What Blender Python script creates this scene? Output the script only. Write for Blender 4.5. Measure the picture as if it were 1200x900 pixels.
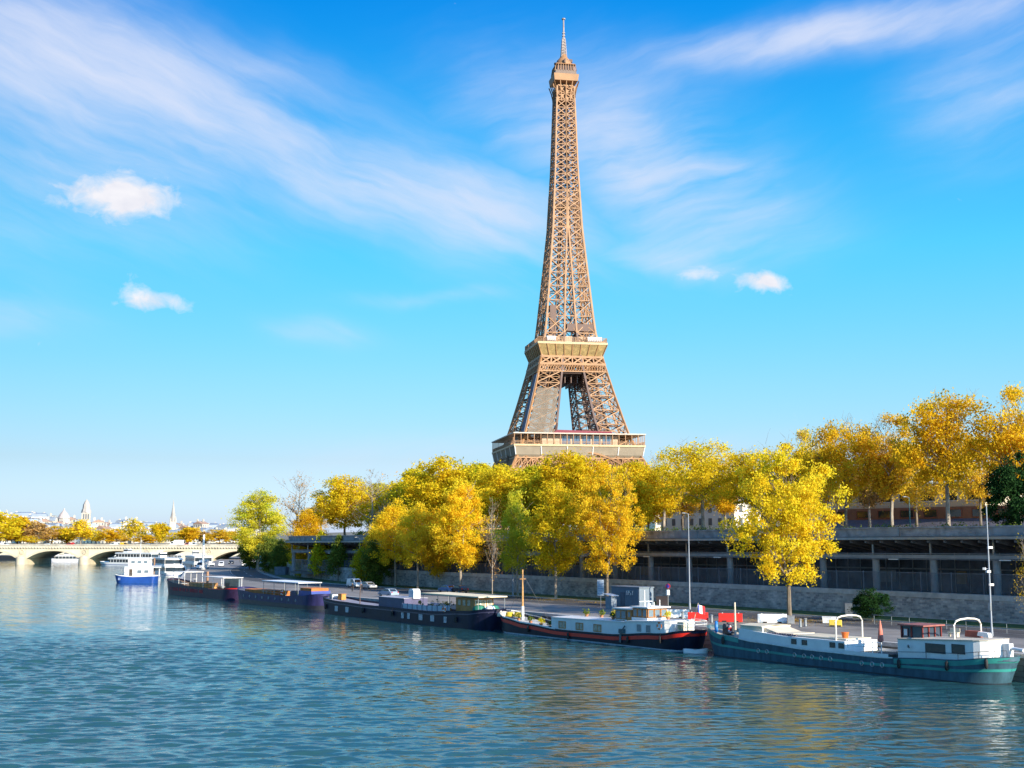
import bpy, bmesh, math, random
import numpy as np
from mathutils import Vector, Matrix
R = math.radians
SC = bpy.context.scene
COL = SC.collection
for _o in list(bpy.data.objects):
    bpy.data.objects.remove(_o)
random.seed(7)

# ------------------------------------------------------------------ camera, sky, sun, exposure
FPX, CAMH, PITCH = 1500.0, 13.0, math.atan(180 / 1500)
cam_data = bpy.data.cameras.new('camera')
cam = bpy.data.objects.new('camera', cam_data)
COL.objects.link(cam)
SC.camera = cam
cam_data.sensor_width, cam_data.lens = 36, 45
cam_data.clip_start, cam_data.clip_end = 0.5, 20000
cam.location = (0, 0, CAMH)
cam.rotation_euler = (R(90) + PITCH, 0, 0)

SUN_SIDE, SUN_EL = 44, 21          # degrees right of straight behind the camera; elevation
SUN_AZ = 180 - SUN_SIDE
sun_data = bpy.data.lights.new('sun', 'SUN')
sun = bpy.data.objects.new('sun', sun_data)
COL.objects.link(sun)
sun_data.energy, sun_data.angle, sun_data.color = 5.0, R(0.53), (1.0, 0.86, 0.66)
_sd = Vector((math.sin(R(SUN_AZ)) * math.cos(R(SUN_EL)), math.cos(R(SUN_AZ)) * math.cos(R(SUN_EL)), math.sin(R(SUN_EL))))
sun.rotation_euler = _sd.to_track_quat('Z', 'Y').to_euler()
SC.view_settings.view_transform = 'Standard'
SC.view_settings.look = 'None'
SC.view_settings.gamma = 1
SC.view_settings.use_curve_mapping = False
SC.view_settings.exposure = 0.8

world = bpy.data.worlds.new('World')
SC.world = world
world.use_nodes = True


def build_sky():
    nt = world.node_tree
    N, LK = nt.nodes, nt.links.new
    bg = N['Background']
    bg.inputs[1].default_value = 0.1
    sky = N.new('ShaderNodeTexSky')
    sky.sky_type = 'NISHITA'
    sky.sun_disc = False
    sky.sun_elevation, sky.sun_rotation = R(SUN_EL), R(SUN_AZ)
    sky.air_density, sky.dust_density, sky.ozone_density = 1.0, 0.6, 2.0

    def math_(op, a, b=None, c=None, clamp=False):
        n = N.new('ShaderNodeMath')
        n.operation, n.use_clamp = op, clamp
        for i, v in enumerate((a, b, c)):
            if v is None:
                continue
            if isinstance(v, (int, float)):
                n.inputs[i].default_value = v
            else:
                LK(v, n.inputs[i])
        return n.outputs[0]

    def mix(f, a, b):
        n = N.new('ShaderNodeMix')
        n.data_type = 'RGBA'
        for i, v in ((0, f), (6, a), (7, b)):
            if isinstance(v, (tuple, float, int)):
                n.inputs[i].default_value = v if not isinstance(v, tuple) else (*v, 1)
            else:
                LK(v, n.inputs[i])
        return n.outputs[2]

    tc = N.new('ShaderNodeTexCoord')
    sep = N.new('ShaderNodeSeparateXYZ')
    LK(tc.outputs['Generated'], sep.inputs[0])
    x, y, z = sep.outputs
    el = math_('MULTIPLY', math_('ARCSINE', z), 180 / math.pi)
    az = math_('MULTIPLY', math_('ARCTAN2', x, y), 180 / math.pi)
    # grade of the Nishita sky by elevation
    ramp = N.new('ShaderNodeValToRGB')
    LK(math_('DIVIDE', el, 40.0, clamp=True), ramp.inputs[0])
    SKYT = [(0.0, (0.76, 0.93, 1.75)), (1.0, (0.70, 0.89, 1.45)), (3.4, (0.60, 0.73, 0.99)), (6.84, (0.49, 0.83, 0.96)),
            (12.5, (0.25, 1.0, 1.11)), (18.1, (0.09, 0.92, 1.28)), (23.5, (0.016, 0.75, 1.36)), (40.0, (0.85, 1.35, 1.95))]
    el_ = ramp.color_ramp.elements
    while len(el_) < len(SKYT):
        el_.new(0.5)
    for e, (deg, c) in zip(el_, SKYT):
        e.position = deg / 40
        e.color = (c[0] / 2, c[1] / 2, c[2] / 2, 1)
    m = N.new('ShaderNodeVectorMath')
    m.operation = 'MULTIPLY'
    LK(sky.outputs[0], m.inputs[0])
    LK(ramp.outputs[0], m.inputs[1])
    m2 = N.new('ShaderNodeVectorMath')
    m2.operation = 'SCALE'
    m2.inputs[3].default_value = 2.0
    LK(m.outputs[0], m2.inputs[0])
    LK(math_('MULTIPLY_ADD', math_('MINIMUM', math_('MAXIMUM', az, -40.0), 40.0), 0.0175, 2.0), m2.inputs[3])   # even out the sky across the view
    col = m2.outputs[0]
    # clouds: soft elongated blobs in azimuth / elevation, broken by stretched noise
    comb = N.new('ShaderNodeCombineXYZ')
    LK(az, comb.inputs[0])
    LK(el, comb.inputs[1])
    pos = comb.outputs[0]

    def dirdeg(px, py):
        a, b = (px - 600) / FPX, (450 - py) / FPX
        c, s = math.cos(PITCH), math.sin(PITCH)
        v = Vector((a, c - b * s, s + b * c)).normalized()
        return math.degrees(math.atan2(v.x, v.y)), math.degrees(math.asin(v.z))

    def blob(p0, p1, wpx):
        a0, a1 = dirdeg(*p0), dirdeg(*p1)
        cx, cy = (a0[0] + a1[0]) / 2, (a0[1] + a1[1]) / 2
        dx, dy = a1[0] - a0[0], a1[1] - a0[1]
        n = N.new('ShaderNodeMapping')
        n.vector_type = 'TEXTURE'
        n.inputs[1].default_value = (cx, cy, 0)
        n.inputs[2].default_value = (0, 0, math.atan2(dy, dx))
        n.inputs[3].default_value = (max(math.hypot(dx, dy) / 2, .3), wpx * 0.0382, 1)
        LK(warp, n.inputs[0])
        d = N.new('ShaderNodeVectorMath')
        d.operation = 'DOT_PRODUCT'
        LK(n.outputs[0], d.inputs[0])
        LK(n.outputs[0], d.inputs[1])
        return math_('POWER', 2.718, math_('MULTIPLY', d.outputs['Value'], -1.0))

    def noise(vec, scale, detail=6, rough=0.55, rot=0, stretch=(1, 1), dist=0.0, col_out=False):
        mp = N.new('ShaderNodeMapping')
        mp.inputs[2].default_value = (0, 0, rot)
        LK(vec, mp.inputs[0])
        mp2 = N.new('ShaderNodeMapping')
        mp2.inputs[3].default_value = (scale * stretch[0], scale * stretch[1], 1)
        LK(mp.outputs[0], mp2.inputs[0])
        n = N.new('ShaderNodeTexNoise')
        n.inputs['Scale'].default_value = 1
        n.inputs['Detail'].default_value = detail
        n.inputs['Roughness'].default_value = rough
        n.inputs['Distortion'].default_value = dist
        LK(mp2.outputs[0], n.inputs[0])
        return n.outputs[1 if col_out else 0]
    wn = noise(pos, 0.22, 4, .5, col_out=True)
    wv = N.new('ShaderNodeVectorMath')
    wv.operation = 'MULTIPLY_ADD'
    LK(wn, wv.inputs[0])
    wv.inputs[1].default_value = (2.4, 1.4, 0)
    wa = N.new('ShaderNodeVectorMath')
    wa.operation = 'ADD'
    wa.inputs[1].default_value = (-1.2, -.7, 0)
    LK(pos, wa.inputs[0])
    LK(wa.outputs[0], wv.inputs[2])
    warp = wv.outputs[0]

    def total(blobs):
        t = None
        for p0, p1, w, k in blobs:
            b = math_('MULTIPLY', blob(p0, p1, w), k)
            t = b if t is None else math_('ADD', t, b)
        return t
    cir_l = total([((-160, 20), (330, 150), 50, .82), ((60, 60), (330, 95), 30, .62), ((250, 150), (660, 270), 44, .85),
                   ((-100, 10), (160, 40), 60, .55), ((-120, 190), (320, 215), 75, .42), ((480, 190), (640, 300), 60, .35),
                   ((-80, 345), (80, 375), 22, .3), ((330, 380), (430, 395), 14, .3), ((430, 350), (620, 345), 8, .2)])
    cir_r = total([((800, 62), (1170, 2), 20, 1.0), ((930, 45), (1110, 20), 14, .5), ((560, 110), (830, 160), 60, .5), ((660, 160), (860, 240), 52, .75),
                   ((720, 210), (960, 260), 50, .35), ((1080, 140), (1240, 70), 60, .4), ((700, 300), (900, 285), 16, .35),
                   ((760, 305), (860, 320), 14, .5), ((500, 525), (900, 515), 14, .22), ((340, 545), (560, 540), 26, .2)])
    n1 = noise(warp, 1.0, 6, .52, R(20), (0.10, 0.5), .2)
    n2 = noise(warp, 1.0, 6, .52, R(-14), (0.12, 0.5), .25)

    def wisps(mask, nz, fine):
        a = math_('MULTIPLY', mask, math_('MULTIPLY_ADD', nz, 3.0, -0.68))
        a = math_('MULTIPLY', math_('MAXIMUM', a, 0.0), math_('MULTIPLY_ADD', fine, 1.5, 0.25))
        return math_('MULTIPLY', math_('SUBTRACT', 1.0, math_('POWER', 2.718, math_('MULTIPLY', a, -1.25))), 0.95)
    f1 = noise(warp, 1.0, 5, .6, R(21), (0.22, 1.5), .3)
    f2 = noise(warp, 1.0, 5, .6, R(-14), (0.22, 1.5), .3)
    alpha = math_('MAXIMUM', wisps(cir_l, n1, f1), wisps(cir_r, n2, f2))
    n3 = noise(pos, .95, 9, .6, 0, (1, 1.3), .5)
    col = mix(alpha, col, (4.35, 4.65, 5.6))
    base_warp = warp
    warp = pos
    cum = total([((68, 232), (218, 238), 22, .92), ((95, 222), (190, 228), 20, .75), ((140, 340), (180, 352), 16, .8), ((160, 352), (240, 356), 13, .8),
                 ((790, 319), (852, 321), 11, .8), ((862, 332), (928, 333), 12, .95), ((878, 324), (908, 326), 10, .55)])
    warp = base_warp
    ca = math_('MULTIPLY', math_('SUBTRACT', math_('ADD', cum, math_('MULTIPLY_ADD', n3, 1.7, -0.85)), 0.36), 1.35, clamp=True)
    shade = math_('MULTIPLY_ADD', noise(pos, .8, 4, .5, 0, (1, 1.6), .2), 1.6, -.3, clamp=True)
    col = mix(ca, col, mix(shade, (4.4, 4.5, 5.1), (5.8, 5.7, 5.85)))
    LK(col, bg.inputs[0])


build_sky()

# ------------------------------------------------------------------ pixel planning helpers (points get a real distance)
_c, _s = math.cos(PITCH), math.sin(PITCH)
DS, DQ = (-.5598, .8286), (.8286, .5598)      # along the quay / away from the river


def sq(s, q, z=0.0):
    return Vector((s * DS[0] + q * DQ[0], s * DS[1] + q * DQ[1], z))


def onq(px, q, z=8.0):
    k = (px - 600) / FPX
    Y = q / (DQ[0] * k + DQ[1])
    for _ in range(4):
        zc = Y * _c + (z - CAMH) * _s
        Y = q / (DQ[0] * k * zc / Y + DQ[1])
    return Vector((k * (Y * _c + (z - CAMH) * _s), Y, 0))


def zat(py, Y):
    b = (450 - py) / FPX
    return CAMH + (_s + b * _c) / (_c - b * _s) * Y


# ------------------------------------------------------------------ materials
MATS = {}


def M(name, col, rough=.6, var=.18, scale=1.5, metal=0.0, bump=0.0, stretch=(1, 1, 1), spec=.5, col2=None, detail=5):
    if name in MATS:
        return MATS[name]
    m = bpy.data.materials.new(name)
    m.use_nodes = True
    nt = m.node_tree
    N, LK = nt.nodes, nt.links.new
    b = N['Principled BSDF']
    b.inputs['Roughness'].default_value = rough
    b.inputs['Metallic'].default_value = metal
    b.inputs['Specular IOR Level'].default_value = spec
    tc = N.new('ShaderNodeTexCoord')
    mp = N.new('ShaderNodeMapping')
    mp.inputs[3].default_value = stretch
    LK(tc.outputs['Object'], mp.inputs[0])
    n = N.new('ShaderNodeTexNoise')
    n.inputs['Scale'].default_value = scale
    n.inputs['Detail'].default_value = detail
    n.inputs['Roughness'].default_value = .6
    LK(mp.outputs[0], n.inputs[0])
    mx = N.new('ShaderNodeMix')
    mx.data_type = 'RGBA'
    c2 = col2 or tuple(c * (1 - var * 1.6) for c in col)
    c1 = tuple(min(1, c * (1 + var * .7)) for c in col) if col2 is None else col
    mx.inputs[6].default_value = (*c2, 1)
    mx.inputs[7].default_value = (*c1, 1)
    rm = N.new('ShaderNodeMapRange')
    rm.inputs[1].default_value, rm.inputs[2].default_value = .3, .7
    LK(n.outputs[0], rm.inputs[0])
    LK(rm.outputs[0], mx.inputs[0])
    LK(mx.outputs[2], b.inputs['Base Color'])
    if bump:
        bp = N.new('ShaderNodeBump')
        bp.inputs['Strength'].default_value = bump
        bp.inputs['Distance'].default_value = .05
        n2 = N.new('ShaderNodeTexNoise')
        n2.inputs['Scale'].default_value = scale * 6
        n2.inputs['Detail'].default_value = 4
        LK(mp.outputs[0], n2.inputs[0])
        LK(n2.outputs[0], bp.inputs['Height'])
        LK(bp.outputs[0], b.inputs['Normal'])
    MATS[name] = m
    return m


def leaf_mat(name, c_lo, c_hi, trans=.35):
    m = bpy.data.materials.new(name)
    m.use_nodes = True
    nt = m.node_tree
    N, LK = nt.nodes, nt.links.new
    N.remove(N['Principled BSDF'])
    out = N['Material Output']
    at = N.new('ShaderNodeAttribute')
    at.attribute_name = 'tint'
    mx = N.new('ShaderNodeMix')
    mx.data_type = 'RGBA'
    mx.inputs[6].default_value = (*c_lo, 1)
    mx.inputs[7].default_value = (*c_hi, 1)
    oi = N.new('ShaderNodeObjectInfo')
    ad = N.new('ShaderNodeMath')
    ad.operation = 'MULTIPLY_ADD'
    ad.inputs[1].default_value = .35
    ad.use_clamp = True
    LK(oi.outputs['Random'], ad.inputs[0])
    sb = N.new('ShaderNodeMath')
    sb.operation = 'SUBTRACT'
    sb.inputs[1].default_value = .17
    LK(at.outputs['Fac'], sb.inputs[0])
    LK(sb.outputs[0], ad.inputs[2])
    LK(ad.outputs[0], mx.inputs[0])
    # patches of the crown that are still greener
    tc = N.new('ShaderNodeTexCoord')
    nz = N.new('ShaderNodeTexNoise')
    nz.inputs['Scale'].default_value = .33
    nz.inputs['Detail'].default_value = 3
    va = N.new('ShaderNodeVectorMath')
    va.operation = 'MULTIPLY_ADD'
    va.inputs[1].default_value = (40, 40, 40)
    cx = N.new('ShaderNodeCombineXYZ')
    LK(oi.outputs['Random'], cx.inputs[0])
    LK(cx.outputs[0], va.inputs[0])
    LK(tc.outputs['Object'], va.inputs[2])
    LK(va.outputs[0], nz.inputs[0])
    rg = N.new('ShaderNodeMapRange')
    rg.inputs[1].default_value, rg.inputs[2].default_value = .5, .72
    rg.inputs[3].default_value, rg.inputs[4].default_value = 0, .6
    LK(nz.outputs[0], rg.inputs[0])
    gx = N.new('ShaderNodeMix')
    gx.data_type = 'RGBA'
    LK(rg.outputs[0], gx.inputs[0])
    LK(mx.outputs[2], gx.inputs[6])
    gx.inputs[7].default_value = (c_lo[0] * .62, c_lo[1] * 1.02, c_lo[2] * 1.2, 1)
    d = N.new('ShaderNodeBsdfDiffuse')
    t = N.new('ShaderNodeBsdfTranslucent')
    LK(gx.outputs[2], d.inputs[0])
    LK(gx.outputs[2], t.inputs[0])
    ms = N.new('ShaderNodeMixShader')
    ms.inputs[0].default_value = trans
    LK(d.outputs[0], ms.inputs[1])
    LK(t.outputs[0], ms.inputs[2])
    LK(ms.outputs[0], out.inputs[0])
    MATS[name] = m
    return m


def stone_mat(name, c1, c2, mortar, bw, bh, rough=.85, face='XZ'):
    """coursed stone: brick texture broken by noise; object coords of the wall (x along, z up)"""
    m = bpy.data.materials.new(name)
    m.use_nodes = True
    nt = m.node_tree
    N, LK = nt.nodes, nt.links.new
    b = N['Principled BSDF']
    b.inputs['Roughness'].default_value = rough
    tc = N.new('ShaderNodeTexCoord')
    sp = N.new('ShaderNodeSeparateXYZ')
    cb = N.new('ShaderNodeCombineXYZ')
    LK(tc.outputs['Object'], sp.inputs[0])
    LK(sp.outputs[0], cb.inputs[0])
    LK(sp.outputs[2], cb.inputs[1])
    wn = N.new('ShaderNodeTexNoise')
    wn.inputs['Scale'].default_value = 1.3
    LK(cb.outputs[0], wn.inputs[0])
    va = N.new('ShaderNodeVectorMath')
    va.operation = 'MULTIPLY_ADD'
    va.inputs[1].default_value = (.5, .26, 0)
    LK(wn.outputs[1], va.inputs[0])
    LK(cb.outputs[0], va.inputs[2])
    br = N.new('ShaderNodeTexBrick')
    br.inputs['Scale'].default_value = 1
    br.inputs['Brick Width'].default_value = bw
    br.inputs['Row Height'].default_value = bh
    br.inputs['Mortar Size'].default_value = .025
    br.inputs['Bias'].default_value = 0
    br.inputs['Color1'].default_value = (*c1, 1)
    br.inputs['Color2'].default_value = (*c2, 1)
    br.inputs['Mortar'].default_value = (*mortar, 1)
    LK(va.outputs[0], br.inputs[0])
    n = N.new('ShaderNodeTexNoise')
    n.inputs['Scale'].default_value = .35
    n.inputs['Detail'].default_value = 8
    n.inputs['Roughness'].default_value = .7
    LK(cb.outputs[0], n.inputs[0])
    rm = N.new('ShaderNodeMapRange')
    rm.inputs[1].default_value, rm.inputs[2].default_value = .3, .7
    rm.inputs[3].default_value, rm.inputs[4].default_value = .45, 1.25
    LK(n.outputs[0], rm.inputs[0])
    mu = N.new('ShaderNodeVectorMath')
    mu.operation = 'SCALE'
    LK(br.outputs[0], mu.inputs[0])
    LK(rm.outputs[0], mu.inputs[3])
    LK(mu.outputs[0], b.inputs['Base Color'])
    bp = N.new('ShaderNodeBump')
    bp.inputs['Strength'].default_value = .6
    bp.inputs['Distance'].default_value = .06
    LK(br.outputs['Fac'], bp.inputs['Height'])
    bp.invert = True
    LK(bp.outputs[0], b.inputs['Normal'])
    MATS[name] = m
    return m


def glass(name='dark_glass', col=(.02, .03, .04), rough=.06):
    return M(name, col, rough, .1, .5, spec=.8)


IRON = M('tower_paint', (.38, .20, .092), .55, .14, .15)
IRON_D = M('tower_iron_shaded', (.13, .075, .06), .6, .15, .15)  # darker copy of the tower paint: interior shade put into the colour
NET = M('scaffold_net', (.29, .24, .18), .9, .1, .25)
NET_T = M('scaffold_net_sheer', (.27, .22, .17), .9, .15, .4)
_n = NET_T.node_tree
_t, _m = _n.nodes.new('ShaderNodeBsdfTransparent'), _n.nodes.new('ShaderNodeMixShader')
_m.inputs[0].default_value = .5
_n.links.new(_n.nodes['Principled BSDF'].outputs[0], _m.inputs[1])
_n.links.new(_t.outputs[0], _m.inputs[2])
_n.links.new(_m.outputs[0], _n.nodes['Material Output'].inputs[0])
CLOTH_B = M('scaffold_sheet', (.16, .18, .23), .9, .12, .2)
STONE_W = stone_mat('rubble_stone', (.56, .52, .49), (.27, .26, .27), (.44, .42, .40), .72, .30)
STONE_CAP = M('coping_stone', (.50, .48, .46), .8, .2, .8)
QUAYST = stone_mat('quay_stone', (.26, .24, .22), (.19, .18, .16), (.11, .10, .09), 1.4, .5)
CREAM = M('cream_stone', (.64, .57, .45), .85, .12, .12)
CREAM2 = M('cream_stone_pier', (.58, .50, .37), .85, .15, .3)
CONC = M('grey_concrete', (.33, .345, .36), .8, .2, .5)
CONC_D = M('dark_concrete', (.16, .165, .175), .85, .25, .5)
DARKMETAL = M('dark_metal', (.05, .055, .065), .5, .2, 1)
GREYMETAL = M('grey_metal', (.32, .35, .38), .4, .12, 1, metal=.4)
WHITEP = M('white_paint', (.85, .85, .85), .35, .07, .9)
CREAMP = M('cream_paint', (.74, .66, .50), .5, .1, .7)
GLASS = glass()
GLASS_L = glass('pale_glass', (.16, .22, .27), .08)
WOODV = M('varnished_wood', (.46, .19, .05), .35, .25, 2, stretch=(1, 1, 4))
ASPH = M('asphalt', (.062, .064, .072), .85, .25, .3, bump=.3)
COBBLE = M('quay_paving', (.23, .215, .205), .85, .22, .25, bump=.4)
GRASS = M('grass_verge', (.075, .125, .03), .95, .4, 1.2, bump=.6)
RUBBER = M('black_rubber', (.02, .02, .022), .7, .2, 2)
REDP = M('red_plastic', (.62, .03, .02), .4, .12, 1)
ORANGEP = M('orange_plastic', (.75, .17, .03), .45, .12, 2)
BARK = M('grey_bark', (.20, .165, .13), .9, .35, 2.5, stretch=(1, 1, .3))
BARK_P = M('pale_bark', (.36, .31, .26), .9, .35, 2.0, stretch=(1, 1, .4))
SOIL = M('dark_soil', (.05, .04, .03), .9)

LEAF = {
    'gold': leaf_mat('leaf_gold', (.66, .44, .012), (.93, .75, .04), .48),
    'yellow': leaf_mat('leaf_yellow', (.80, .50, .012), (.97, .76, .05), .45),
    'lemon': leaf_mat('leaf_lemon', (.74, .50, .012), (.96, .78, .05), .45),
    'lime': leaf_mat('leaf_lime', (.50, .47, .025), (.88, .78, .08), .5),
    'orange': leaf_mat('leaf_orange', (.60, .35, .02), (.90, .64, .06), .48),
    'amber': leaf_mat('leaf_amber', (.66, .38, .012), (.95, .68, .04), .48),
    'olive': leaf_mat('leaf_olive', (.46, .40, .015), (.80, .66, .035), .46),
    'brown': leaf_mat('leaf_brown', (.40, .22, .07), (.66, .42, .15), .4),
    'green': leaf_mat('leaf_green', (.08, .13, .025), (.30, .33, .05), .35),
    'dark': leaf_mat('leaf_dark_green', (.010, .035, .012), (.035, .085, .025), .2),
}


# ------------------------------------------------------------------ mesh helpers
class MB:
    def __init__(s):
        s.v, s.f, s.m = [], [], []
        s.mi = 0

    def add(s, verts, faces):
        n = len(s.v)
        s.v += [tuple(p) for p in verts]
        s.f += [tuple(i + n for i in f) for f in faces]
        s.m += [s.mi] * len(faces)
        return s

    def box(s, c, d, rz=0.0, taper=1.0):
        hx, hy, hz = d[0] / 2, d[1] / 2, d[2] / 2
        cs, sn = math.cos(rz), math.sin(rz)
        vs = []
        for z, t in ((-hz, 1), (hz, taper)):
            for x, y in ((-hx, -hy), (hx, -hy), (hx, hy), (-hx, hy)):
                vs.append((c[0] + (x * cs - y * sn) * t, c[1] + (x * sn + y * cs) * t, c[2] + z))
        return s.add(vs, [(3, 2, 1, 0), (4, 5, 6, 7), (0, 1, 5, 4), (1, 2, 6, 5), (2, 3, 7, 6), (3, 0, 4, 7)])

    def box2(s, a, b):
        return s.box([(a[i] + b[i]) / 2 for i in range(3)], [abs(b[i] - a[i]) for i in range(3)])

    def beam(s, p, q, w, h=None):
        p, q = Vector(p), Vector(q)
        d = q - p
        if d.length < 1e-6:
            return s
        d.normalize()
        up = Vector((0, 0, 1)) if abs(d.z) < .95 else Vector((1, 0, 0))
        a = d.cross(up).normalized() * (w / 2)
        b = a.cross(d).normalized() * ((h or w) / 2)
        vs = [p - a - b, p + a - b, p + a + b, p - a + b, q - a - b, q + a - b, q + a + b, q - a + b]
        return s.add(vs, [(0, 1, 2, 3), (7, 6, 5, 4), (0, 4, 5, 1), (1, 5, 6, 2), (2, 6, 7, 3), (3, 7, 4, 0)])

    def tube(s, pts, r, n=8, cap=True):
        pts = [Vector(p) for p in pts]
        rs = r if isinstance(r, (list, tuple)) else [r] * len(pts)
        rings = []
        for i, p in enumerate(pts):
            d = (pts[min(i + 1, len(pts) - 1)] - pts[max(i - 1, 0)]).normalized()
            up = Vector((0, 0, 1)) if abs(d.z) < .9 else Vector((1, 0, 0))
            a = d.cross(up).normalized()
            b = a.cross(d).normalized()
            rings.append([p + (a * math.cos(2 * math.pi * k / n) + b * math.sin(2 * math.pi * k / n)) * rs[i] for k in range(n)])
        vs = [v for ring in rings for v in ring]
        fs = []
        for i in range(len(pts) - 1):
            for k in range(n):
                fs.append((i * n + k, i * n + (k + 1) % n, (i + 1) * n + (k + 1) % n, (i + 1) * n + k))
        if cap:
            fs += [tuple(range(n))[::-1], tuple((len(pts) - 1) * n + k for k in range(n))]
        return s.add(vs, fs)

    def lathe(s, prof, c=(0, 0, 0), n=16, axis='z'):
        vs, fs = [], []
        for r, h in prof:
            for k in range(n):
                t = 2 * math.pi * k / n
                if axis == 'z':
                    vs.append((c[0] + r * math.cos(t), c[1] + r * math.sin(t), c[2] + h))
                elif axis == 'y':
                    vs.append((c[0] + r * math.cos(t), c[1] + h, c[2] + r * math.sin(t)))
                else:
                    vs.append((c[0] + h, c[1] + r * math.cos(t), c[2] + r * math.sin(t)))
        for i in range(len(prof) - 1):
            for k in range(n):
                fs.append((i * n + k, i * n + (k + 1) % n, (i + 1) * n + (k + 1) % n, (i + 1) * n + k))
        fs += [tuple(range(n))[::-1], tuple((len(prof) - 1) * n + k for k in range(n))]
        return s.add(vs, fs)

    def torus(s, c, Rr, r, axis='y', n=20, k=8):
        vs, fs = [], []
        for i in range(n):
            t = 2 * math.pi * i / n
            for j in range(k):
                u = 2 * math.pi * j / k
                a, h = Rr + r * math.cos(u), r * math.sin(u)
                if axis == 'y':
                    vs.append((c[0] + a * math.cos(t), c[1] + h, c[2] + a * math.sin(t)))
                elif axis == 'x':
                    vs.append((c[0] + h, c[1] + a * math.cos(t), c[2] + a * math.sin(t)))
                else:
                    vs.append((c[0] + a * math.cos(t), c[1] + a * math.sin(t), c[2] + h))
                fs.append((i * k + j, i * k + (j + 1) % k, ((i + 1) % n) * k + (j + 1) % k, ((i + 1) % n) * k + j))
        return s.add(vs, fs)

    def prism(s, poly, z0, z1, z1f=None):
        """poly (x,y) CCW extruded; z1f(x,y) optional top height"""
        n = len(poly)
        z0f = z0 if callable(z0) else (lambda x, y: z0)
        tf = z1f or (lambda x, y: z1)
        vs = [(x, y, z0f(x, y)) for x, y in poly] + [(x, y, tf(x, y)) for x, y in poly]
        fs = [tuple(range(n))[::-1], tuple(range(n, 2 * n))]
        for i in range(n):
            j = (i + 1) % n
            fs.append((i, j, n + j, n + i))
        return s.add(vs, fs)

    def extr(s, prof, y0, y1):
        """profile in (x,z) extruded along y"""
        n = len(prof)
        vs = [(x, y0, z) for x, z in prof] + [(x, y1, z) for x, z in prof]
        fs = [tuple(range(n)), tuple(range(n, 2 * n))[::-1]]
        for i in range(n):
            j = (i + 1) % n
            fs.append((i, n + i, n + j, j))
        return s.add(vs, fs)

    def build(s, name, mats, parent=None, smooth=False, loc=None, rz=None):
        me = bpy.data.meshes.new(name)
        me.from_pydata(s.v, [], s.f)
        for m in (mats if isinstance(mats, (list, tuple)) else [mats]):
            me.materials.append(m)
        me.polygons.foreach_set('material_index', s.m)
        bm = bmesh.new()
        bm.from_mesh(me)
        bmesh.ops.recalc_face_normals(bm, faces=bm.faces)
        bm.to_mesh(me)
        bm.free()
        if smooth:
            me.polygons.foreach_set('use_smooth', [True] * len(me.polygons))
            try:
                me.set_sharp_from_angle(angle=R(40))
            except Exception:
                pass
        me.update()
        o = bpy.data.objects.new(name, me)
        COL.objects.link(o)
        if parent is not None:
            o.parent = parent
        if loc is not None:
            o.location = loc
        if rz is not None:
            o.rotation_euler = (0, 0, rz)
        return o


def tag(o, label, cat, group=None, kind=None):
    if label:
        o['label'] = label
    if cat:
        o['category'] = cat
    if group:
        o['group'] = group
    if kind:
        o['kind'] = kind
    return o


def empty(name, label, cat, loc=(0, 0, 0), rz=0.0, group=None):
    o = bpy.data.objects.new(name, None)
    COL.objects.link(o)
    o.location = loc
    o.rotation_euler = (0, 0, rz)
    return tag(o, label, cat, group)


def struct(o):
    o['kind'] = 'structure'
    return o


def copy_tree(o, parent=None):
    c = o.copy()
    COL.objects.link(c)
    c.parent = parent
    for ch in list(o.children):
        copy_tree(ch, c)
    return c


QROT = math.atan2(DS[1], DS[0])      # local +x runs up-river along the quay, local +y faces the river

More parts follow.
